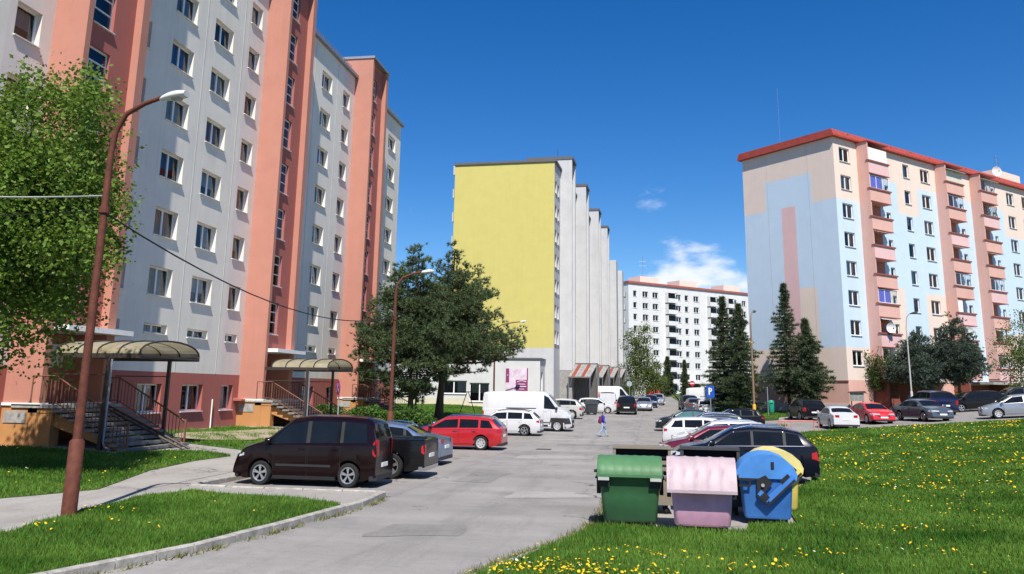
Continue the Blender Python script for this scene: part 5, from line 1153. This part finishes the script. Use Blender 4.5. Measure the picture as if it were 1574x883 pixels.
for (x0, x1, yy) in ((-.95, 1.3, .6), (-.35, 1.35, 0), (-1.0, -.7, 0)):
    m = MB(); m.tube([(x0, yy, -.2), (x0, yy, .78), (x0+.05, yy, .84), (x1-.05, yy, .84), (x1, yy, .78), (x1, yy, -.2)], .035, 8); m.build('hoop', M_rr, t, 50)
t = thing('litter_bin', 'turquoise litter bin on a grey post by the footpath', 'litter bin', (33.4, 39.0, Hf(33.4, 39)), 0)
m = MB(); m.tube([(-.28, 0, 0), (-.28, 0, 2.6)], .035, 8); m.build('post', M_post, t)
m = MB(); m.lathe([(0, .35), (.2, .35), (.24, .42), (.26, 1.1), (.27, 1.3), (.2, 1.42), (0, 1.46)], 16); m.build('body', mat('litter_green', (.02, .30, .19), .45), t, 40); m = MB(); m.box(-.1, .1, -.275, -.22, 1.12, 1.22); m.build('slot', M_under, t)
t = thing('notice_board', 'small grey notice board on legs before the pastel gable', 'notice board', (41.0, 40.2, Hf(41, 40.2)), .1)
m = MB(); m.box(-.6, .6, -.03, .03, .9, 1.6); m.build('board', mat('board_grey', (.22, .22, .21), .7, var=.3, scale=6), t); m = MB(); m.prism([(-.8, 1.6), (.8, 1.6), (.7, 1.78), (-.6, 1.72)], 1, -.15, .15); m.build('roof', M_steel, t)
for sx in (-.5, .5): m = MB(); m.box(sx-.04, sx+.04, -.04, .04, 0, .9); m.build('leg', M_steel, t)
for k, (x, y, lab) in enumerate(((22.4, 148, 'red container left of the far path'), (24.6, 149, 'red and white container right of its twin at the far path'))):
    t = thing('sorting_container', lab, 'container', (x, y, Hf(x, y)), .1); m = MB(); rounded_loft(m, [(0, .9, .8, .2), (1.3, .9, .8, .2), (1.6, .6, .5, .2)]); m.build('body', mat('container_red', (.5, .045, .03), .5), t, 50); m = MB(); m.box(-.4, .4, -.83, -.79, 1.0, 1.2); m.build('hatch', M_swhite if k else M_under, t)
# steel A-frame by the pine trunk
t = thing('clothes_frame', 'thin dark steel A-frame beside the pine trunk', 'frame', (8.8, 24.5, Hf(8.8, 24.5)+.13), .3)
for sx in (-1, 1): m = MB(); m.tube([(sx*.75, 0, 0), (sx*.05, 0, 2.1)], .03, 6); m.build('leg', M_steel, t)
m = MB(); m.tube([(-.8, 0, 2.1), (.4, 0, 2.1)], .03, 6); m.build('crossbar', M_steel, t)
t = thing('drain_cover', 'dark drain cover in the asphalt beyond the crossing child', 'drain cover', (17.9, -.3, Hf(17.9, -.3)+.006)); m = MB(); m.box(-.35, .35, -.3, .3, -.02, .006); m.build('grate', mat('cast_iron', (.04, .038, .036), .7), t)
for k in range(5): m = MB(); m.box(-.3+.13*k, -.24+.13*k, -.25, .25, .006, .014); m.build('bar', M_steel, t)

# ------------------------------------------------------------------ the child crossing the road
def person(label, x, y, rz, hgt):
    s = hgt/1.5; t = thing('person', label, 'person', (x, y, Hf(x, y)), rz)
    # local x = walking direction
    J = {'pel': (0, 0, .78, .105, .12), 'waist': (.01, 0, .92, .10, .115), 'chest': (.03, 0, 1.08, .115, .145), 'neckb': (.045, 0, 1.21, .07, .085), 'neck': (.055, 0, 1.255, .045, .045), 'head': (.075, 0, 1.36, .088, .078), 'crown': (.07, 0, 1.44, .072, .068)}
    bm = bmesh.new(); sk = bm.verts.layers.skin.verify(); V = {}
    def add(n, co, rx, ry): v = bm.verts.new(co); v[sk].radius = (rx, ry); V[n] = v; return v
    for n_, (a, b, c, rx, ry) in J.items(): add(n_, (a, b, c), rx, ry)
    for sd, q, lx, kx in ((1, 'l', .24, .13), (-1, 'r', -.26, -.06)):
        add('hip'+q, (0, sd*.075, .72), .088, .088); add('knee'+q, (kx+.03, sd*.08, .41), .062, .062); add('ank'+q, (lx, sd*.08, .09 if sd > 0 else .12), .043, .043); add('toe'+q, (lx+.13, sd*.085, .035 if sd > 0 else .06), .036, .04)
        add('sh'+q, (.03, sd*.155, 1.18), .06, .06); add('el'+q, (-.02-sd*.06, sd*.20, .96), .048, .048); add('wr'+q, (.06-sd*.12, sd*.19, .78), .034, .034); add('hd'+q, (.08-sd*.14, sd*.185, .70), .034, .022)
    E = [('pel', 'waist'), ('waist', 'chest'), ('chest', 'neckb'), ('neckb', 'neck'), ('neck', 'head'), ('head', 'crown')]
    for q in 'lr': E += [('pel', 'hip'+q), ('hip'+q, 'knee'+q), ('knee'+q, 'ank'+q), ('ank'+q, 'toe'+q), ('neckb', 'sh'+q), ('sh'+q, 'el'+q), ('el'+q, 'wr'+q), ('wr'+q, 'hd'+q)]
    for a, b in E: bm.edges.new((V[a], V[b]))
    V['pel'][sk].use_root = True
    me = bpy.data.meshes.new('tmp'); bm.to_mesh(me); bm.free(); o = bpy.data.objects.new('tmp', me); COL.objects.link(o)
    o.modifiers.new('s', 'SKIN'); sub = o.modifiers.new('d', 'SUBSURF'); sub.levels = 2; sub.render_levels = 2
    dg = bpy.context.evaluated_depsgraph_get(); dg.update(); nm = bpy.data.meshes.new_from_object(o.evaluated_get(dg)); nm.name = 'body'; bpy.data.objects.remove(o)
    for q in (mat('jacket_blue', (.02, .045, .42), .7), mat('jeans_pale', (.30, .40, .52), .85, var=.25, scale=20), mat('skin', (.52, .30, .21), .6), mat('hair_dark', (.03, .02, .015), .7), mat('shoes', (.10, .03, .03), .7)): nm.materials.append(q)
    for p in nm.polygons:
        c = p.center; p.use_smooth = True
        if c.z < .085: k = 4
        elif c.z < .80 and abs(c.y) < .165: k = 1
        elif c.z > 1.235: k = 3 if (c.z > 1.40 or c.x < .05) else 2
        elif c.z < .775: k = 2
        else: k = 0
        p.material_index = k
    for v in nm.vertices: v.co *= s
    link('body', nm, t)
    return t
person('child in blue jacket and pale jeans walking across the road', 19.95, 11.65, .15, 1.55)
t = thing('backpack', 'red and black backpack on the back of the child crossing the road', 'backpack', (19.95-.115, 11.65-.02, Hf(19.95, 11.65)+.78), .15)
m = MB(); rounded_loft(m, [(0, .075, .12, .05), (.08, .1, .15, .06), (.28, .095, .145, .06), (.42, .06, .11, .05)]); m.build('bag', mat('bag_red', (.16, .015, .06), .7), t, 60)
m = MB(); rounded_loft(m, [(.02, .04, .1, .03), (.18, .045, .11, .03), (.22, .03, .09, .02)]); o = m.build('pocket', mat('bag_black', (.02, .02, .02), .7), t, 60); o.location = (-.085, 0, 0)

# ------------------------------------------------------------------ trees
M_bark = mat('bark_brown', (.075, .055, .04), .95, var=.35, scale=9, bump=.6, bscale=20); M_pbark = mat('bark_pine', (.11, .07, .045), .95, var=.35, scale=8, bump=.6); M_birch = mat('bark_birch', (.62, .61, .57), .8, var=.45, scale=6)
M_leaf = mat('leaves_spring', (.15, .25, .035), .5, var=.3, scale=1.2, island=.2, col2=(.19, .29, .045), spec=.25, trans=.4)
M_leaf2 = mat('leaves_birch', (.105, .15, .03), .55, var=.3, scale=.8, island=.35, col2=(.15, .20, .055), spec=.2, trans=.35)
M_leaf3 = mat('leaves_dark', (.055, .095, .022), .55, var=.35, scale=1.2, island=.4, col2=(.10, .14, .04), spec=.2, trans=.3)
M_pine = mat('pine_needles', (.085, .125, .05), .6, var=.3, scale=1.0, island=.4, col2=(.125, .17, .075), spec=.2, trans=.15)
M_spr = mat('spruce_needles', (.058, .085, .042), .6, var=.3, scale=1.0, island=.4, col2=(.11, .145, .07), spec=.2, trans=.12)
M_bspr = mat('blue_spruce_needles', (.06, .09, .055), .6, var=.35, scale=1.2, island=.4, col2=(.125, .165, .125), spec=.2, trans=.1)
M_hedge = mat('hedge_leaves', (.055, .13, .02), .55, var=.3, scale=2, island=.4, col2=(.10, .19, .03), trans=.25)
def leaf_tris(C, size, flat=.0, droop=0.):
    n = len(C); a = RNG.normal(size=(n, 3)); a[:, 2] *= (1-flat); a /= np.linalg.norm(a, axis=1)[:, None]
    b = RNG.normal(size=(n, 3)); b -= (b*a).sum(1)[:, None]*a; b /= np.linalg.norm(b, axis=1)[:, None]
    if droop: a[:, 2] -= droop; a /= np.linalg.norm(a, axis=1)[:, None]
    s = size*(.6+.8*RNG.random(n))[:, None]
    mid = C+a*s*.45
    V = np.zeros((2*n, 3, 3)); V[0::2, 0] = C; V[0::2, 1] = mid+b*s*.36; V[0::2, 2] = C+a*s; V[1::2, 0] = C; V[1::2, 1] = C+a*s; V[1::2, 2] = mid-b*s*.36; return V
def limb_tree(mb, base, hgt, r0, lean, tips, seg=9):
    base = Vector(base); top = base+Vector((lean[0], lean[1], hgt)); n = 7
    pts = [base.lerp(top, k/n)+Vector((random.gauss(0, .05), random.gauss(0, .05), 0))*(k > 0) for k in range(n+1)]
    mb.tube(pts, [r0*(1.25 if k == 0 else 1)*(1-.8*k/n) for k in range(n+1)], seg)
    for tp in tips:
        tp = Vector(tp); u = min(.92, max(.22, (tp.z-base.z)/hgt*.72)); st = base.lerp(top, u); r = r0*(1-.8*u)*.5
        mid = st.lerp(tp, .5)+Vector((random.gauss(0, .15), random.gauss(0, .15), -.12*(tp-st).length*.5)); mb.tube([st, st.lerp(mid, .5)+Vector((0, 0, .04)), mid, tp], [r, r*.75, r*.5, r*.15], 6)
def deciduous(name, label, base, crown_c, rad, ncl, per, size, m, trunk_h, r0=.18, bark=M_bark, spread=.3, flat=.3, group=None, droop=0, low=-1):
    t = thing(name, label, 'tree', base, 0, group); cc = np.array(crown_c)-np.array(base)
    d = RNG.normal(size=(ncl*2, 3)); d /= np.linalg.norm(d, axis=1)[:, None]; rr = RNG.random(ncl*2)**(.42)
    lump = 1+.16*np.sin(d[:, 0]*5+1)*np.sin(d[:, 1]*4)+.12*np.sin(d[:, 2]*7+d[:, 0]*3)
    P = d*(rr*lump)[:, None]*np.array(rad)+cc; P = P[d[:, 2]*rr > low][:ncl]
    leaves = (P[:, None, :]+RNG.normal(0, spread, (len(P), per, 3))*np.array([1, 1, .75])).reshape(-1, 3)
    link('crown', tri_mesh('crown', leaf_tris(leaves, size, flat, droop), m), t)
    mb = MB(); limb_tree(mb, (0, 0, -.2), trunk_h, r0, (cc[0]*.8, cc[1]*.8), [tuple(P[k]) for k in RNG.choice(len(P), min(len(P), 26), replace=False)]); mb.build('trunk', bark, t, 60)
    return t
def needles(C, D, k, ln, wd):
    """k needles bursting round each tuft at C pointing roughly along D"""
    n = len(C); Cc = np.repeat(C, k, 0); Dd = np.repeat(D, k, 0); v = Dd*.9+RNG.normal(0, .62, (n*k, 3)); v /= np.linalg.norm(v, axis=1)[:, None]
    s = RNG.normal(size=(n*k, 3)); s -= (s*v).sum(1)[:, None]*v; s /= np.linalg.norm(s, axis=1)[:, None]; L = ln*(.6+.7*RNG.random(n*k))[:, None]
    V = np.zeros((n*k, 3, 3)); V[:, 0] = Cc-s*wd; V[:, 1] = Cc+s*wd; V[:, 2] = Cc+v*L; return V
def pine(name, label, base, hgt, shape, nb, m=M_pine, r0=.17, lean=(0, 0), ln=.27, wd=.026, per=14, up=.28, tuft=15, group=None, stems=(), seedpts=()):
    """branches with needle tufts; shape(u) = reach at height fraction u"""
    t = thing(name, label, 'tree', base, 0, group); mb = MB(); Cs = []; Ds = []; n = 8
    pts = [Vector((lean[0]*k/n+random.gauss(0, .05), lean[1]*k/n+random.gauss(0, .05), hgt*.96*k/n-.15*(k == 0))) for k in range(n+1)]; mb.tube(pts, [r0*(1.3 if k == 0 else 1)*(1-.88*k/n) for k in range(n+1)], 9)
    for i in range(nb):
        u = 1-(1-i/nb)**1.0*1.0; u = .5*(i/nb)+.5*random.random(); a = i*2.399+random.gauss(0, .3); R = shape(u, a)
        if R <= .05: continue
        R *= random.uniform(.72, 1.08); st = Vector((lean[0]*u, lean[1]*u, hgt*u)); d = Vector((math.cos(a), math.sin(a), 0)); sl = up*(u-.35)
        q = [st+d*(R*f)+Vector((0, 0, R*(sl*f+.16*f*f-.10*f))) for f in (0, .35, .7, 1)]; r = r0*.42*(1-.75*u)
        mb.tube(q, [r, r*.75, r*.5, r*.2], 5)
        ncl = max(2, int(R*2.2))
        for c_ in range(ncl):      # clumps of tufts on side twigs, denser towards the tip
            f = max(.08, min(1, (c_+.5+random.gauss(0, .25))/ncl))**.7; k = min(2, int(f*3)); p0 = q[k].lerp(q[k+1], f*3-k); side = d.cross(Vector((0, 0, 1)))*random.gauss(0, .22*R*(1.15-f*.7))
            p0 = p0+side+Vector((0, 0, random.gauss(.08, .12))); gd = (d*.55+side*.4+Vector((0, 0, .6))).normalized(); g = random.uniform(.14, .26)
            for _ in range(tuft//6):
                o_ = Vector((random.gauss(0, g), random.gauss(0, g), random.gauss(0, g*.62))); Cs.append(p0+o_); Ds.append((gd+o_*1.6).normalized())
    link('crown', tri_mesh('crown', needles(np.array(Cs), np.array(Ds), per, ln, wd), m), t); mb.build('trunk', M_pbark, t, 60); return t
def spruce(name, label, base, hgt, R0, m=M_spr, low=.06, group=None, per=9, ln=.24, wd=.026, dens=1.0, power=.85, trunk_lo=0.):
    t = thing(name, label, 'tree', base, 0, group); mb = MB(); mb.tube([(0, 0, -.2), (0, 0, hgt*.5), (0, 0, hgt*.985)], [.16*hgt/12, .09*hgt/12, .015], 8); Cs = []; Ds = []
    z = hgt*low; step = hgt*.024
    while z < hgt*.985:
        u = z/hgt; R = R0*(1-u)**power*(.88+.24*math.sin(z*2.3))*min(1, .55+(u-low)*3.2)+.06; k = max(5, int(8*(1-u*.35)))
        for i in range(k):
            a = 2*PI*i/k+z*1.7+random.gauss(0, .2); r = R*random.uniform(.5, 1.22); d = Vector((math.cos(a), math.sin(a), 0)); sag = .34*(1-u)-.12*u
            pr = None; nn = max(3, int(r/.17*dens))
            if r > .5: mb.tube([(0, 0, z), tuple(d*(r*.5)+Vector((0, 0, z-sag*r*.42))), tuple(d*r+Vector((0, 0, z-sag*r*.5+.06*r)))], [.03, .02, .006], 4)
            for j in range(nn):
                f = (j+.6)/nn; fl = .19*r*(1-f*.5)
                for sd in (-1, 1, 0):
                    p = d*(r*f)+d.cross(Vector((0, 0, 1)))*(sd*fl*random.uniform(.3, 1.2))+Vector((0, 0, z-sag*r*f*(1.2-.7*f)-abs(sd)*.05+random.gauss(0, .05))); Cs.append(p); Ds.append((d*.75+d.cross(Vector((0, 0, 1)))*sd*.5+Vector((0, 0, -.18+.3*f))).normalized())
        z += step*(1.55-.6*u)
    Cs.append(Vector((0, 0, hgt*.97))); Ds.append(Vector((0, 0, 1)))
    link('crown', tri_mesh('crown', needles(np.array(Cs), np.array(Ds), per, ln, wd), m), t); mb.build('trunk', M_bark, t, 60); return t
gz = lambda x, y: (x, y, Hf(x, y)+.1)
deciduous('leafy_tree', 'large bright green leafy tree covering the left edge of the salmon block', gz(4.0, -21.2), (5.4, -20.6, 7.35), (3.4, 3.0, 4.05), 690, 110, .12, M_leaf, 5.8, .16, spread=.30)
def shA(u, a):
    if u < .13: return 0
    b = 3.9*min(1, (u-.08)/.16)*(1-max(0, u-.42)/.60)**.8; return b*(1.0+.18*math.cos(a-2.9))
def shB(u, a):
    if u < .23: return 0
    b = 4.0*min(1, (u-.18)/.15)*(1-max(0, u-.40)/.62)**.75; return b*(1.0+.66*math.cos(a-.1)*(1.2-u))
pine('pine_tree', 'dark pine left of its neighbour with several thin stems, behind the second lamp', gz(6.1, 17.6), 12.4, shA, 230, lean=(.3, .2), tuft=44)
pine('pine_tree', 'dark pine with one stout trunk reaching right before the yellow gable', gz(7.15, 21.9), 13.3, shB, 235, r0=.30, lean=(1.0, 0), tuft=44)
for k, (x, y, h_, lab) in enumerate(((5.0, 22.2, 5.0, 'bare thin stem left of the stout pine trunk'), (5.6, 21.0, 5.2, 'bare thin stem nearest the stout pine trunk'))):
    t = thing('bare_sapling', lab, 'tree', gz(x, y)); m = MB(); m.tube([(0, 0, -.2), (.08, 0, h_*.5), (.05, .1, h_)], [.085, .065, .04], 7); m.tube([(.06, 0, 2.2), (.7, .1, 2.9)], [.03, .012], 5); m.build('trunk', M_pbark, t, 60)
spruce('spruce_tree', 'slim dark spruce next to the yellow-footed lamp, in front of its twin', gz(31.2, 42.4), 10.6, 3.0, power=.85, per=11, ln=.28, wd=.03)
spruce('spruce_tree', 'slim dark spruce standing left behind its twin at the parking corner', gz(29.9, 44.8), 11.6, 2.9, power=.9, per=11, ln=.28, wd=.03)
spruce('spruce_tree', 'tallest spruce before the pastel gable', gz(35.5, 42.6), 12.3, 3.5, low=.16, dens=.85, power=1.0, per=11, ln=.28, wd=.03)
spruce('spruce_tree', 'shorter broad spruce right of the tallest one', gz(36.9, 40.3), 8.6, 3.3, low=.15, power=.95, per=11, ln=.28, wd=.03)
deciduous('young_tree', 'small dark-leaved tree on a thin trunk at the pastel block corner', gz(43.9, 48.0-4.6), (43.9, 43.4, 5.0), (1.75, 1.5, 2.0), 150, 40, .15, M_leaf3, 4.2, .08, spread=.22)
def shC(u, a):
    if u < .22: return 0
    return 2.7*min(1, (u-.16)/.2)*(1-max(0, u-.4)/.66)**.8*(1+.15*math.sin(3*a))
pine('blue_spruce', 'blue-green spruce behind the dark blue off-road car, left of a pair', gz(46.4, 40.4), 6.6, shC, 200, m=M_bspr, r0=.14, tuft=42, up=.1, ln=.22)
pine('blue_spruce', 'blue-green spruce behind the dark blue off-road car, right of a pair', gz(49.6, 40.2), 7.8, shC, 230, m=M_bspr, r0=.16, tuft=42, up=.1, ln=.22)
deciduous('birch_tree', 'birch with white trunk at the right edge', gz(56.4, 44.6), (56.8, 44.6, 6.6), (2.5, 2.2, 3.7), 170, 40, .16, M_leaf2, 7.0, .11, M_birch, spread=.28, droop=.5)
deciduous('birch_tree', 'pale green birch against the far white block', gz(20.6, 108), (20.6, 108, 8.2), (2.9, 2.6, 6.4), 260, 42, .24, M_leaf2, 12, .13, M_birch, spread=.42, droop=.6)
deciduous('broad_bush', 'low light green bush right of the far birch', gz(23.0, 112), (23.0, 112, 4.8), (2.6, 2.0, 2.8), 130, 40, .22, M_leaf2, 3, .1, spread=.4)
deciduous('broad_bush', 'olive bush at the foot of the far birch', gz(18.9, 96), (18.9, 96, 2.9), (1.4, 1.4, 1.5), 60, 40, .18, M_leaf3, 1.5, .06, spread=.3)
spruce('spruce_tree', 'small dark spruce before the far white block, left', gz(25.8, 128), 7.6, 1.9, ln=.34, wd=.045)
spruce('spruce_tree', 'small slender spruce before the far white block, right', gz(29.1, 130), 7.0, 1.3, ln=.3, wd=.04)
deciduous('garden_bush', 'russet bush behind the dark blue off-road car', gz(48.2, 36.8), (48.2, 36.8, 2.0), (1.2, 1.1, .95), 60, 36, .14, mat('leaves_russet', (.10, .07, .03), .6, var=.4, scale=2, island=.4, col2=(.06, .10, .03), trans=.2), .8, .04, spread=.2)
def hedge(label, a, b, wd, hg):
    a, b = np.array(a), np.array(b); L = np.linalg.norm(b-a); t = thing('hedge', label, 'hedge', (a[0], a[1], Hf(a[0], a[1])+.1)); n = int(L*1500)
    u = RNG.random(n); p = a+(b-a)*u[:, None]; off = RNG.uniform(-wd, wd, n); d = (b-a)/L; nn = np.array([-d[1], d[0]]); top = hg*(.86+.14*np.sin(u*L*2.2)+.07*np.sin(u*L*5.3)); z = RNG.random(n)**.6*top*np.sqrt(np.clip(1-(off/wd)**2*.5, 0, 1))
    C = np.stack([p[:, 0]+nn[0]*off-a[0], p[:, 1]+nn[1]*off-a[1], z], -1); link('foliage', tri_mesh('foliage', leaf_tris(C, .13, .2), M_hedge), t)
    m = MB()
    for k in range(int(L*1.5)): q = a+(b-a)*(k+.5)/int(L*1.5)-a; m.tube([(q[0], q[1], -.1), (q[0]+random.gauss(0, .1), q[1], hg*.7)], [.03, .01], 5)
    tag(m.build('stems', M_bark, t), kind='stuff')
hedge('clipped light green hedge behind the maroon van roof', (1.9, 11.2), (8.0, 11.2), .6, 1.1)
deciduous('round_shrub', 'rounded green shrub at the right end of the hedge', gz(8.6, 11.8), (8.6, 11.8, .85), (.95, .85, .7), 60, 60, .12, M_hedge, .5, .04, spread=.16)
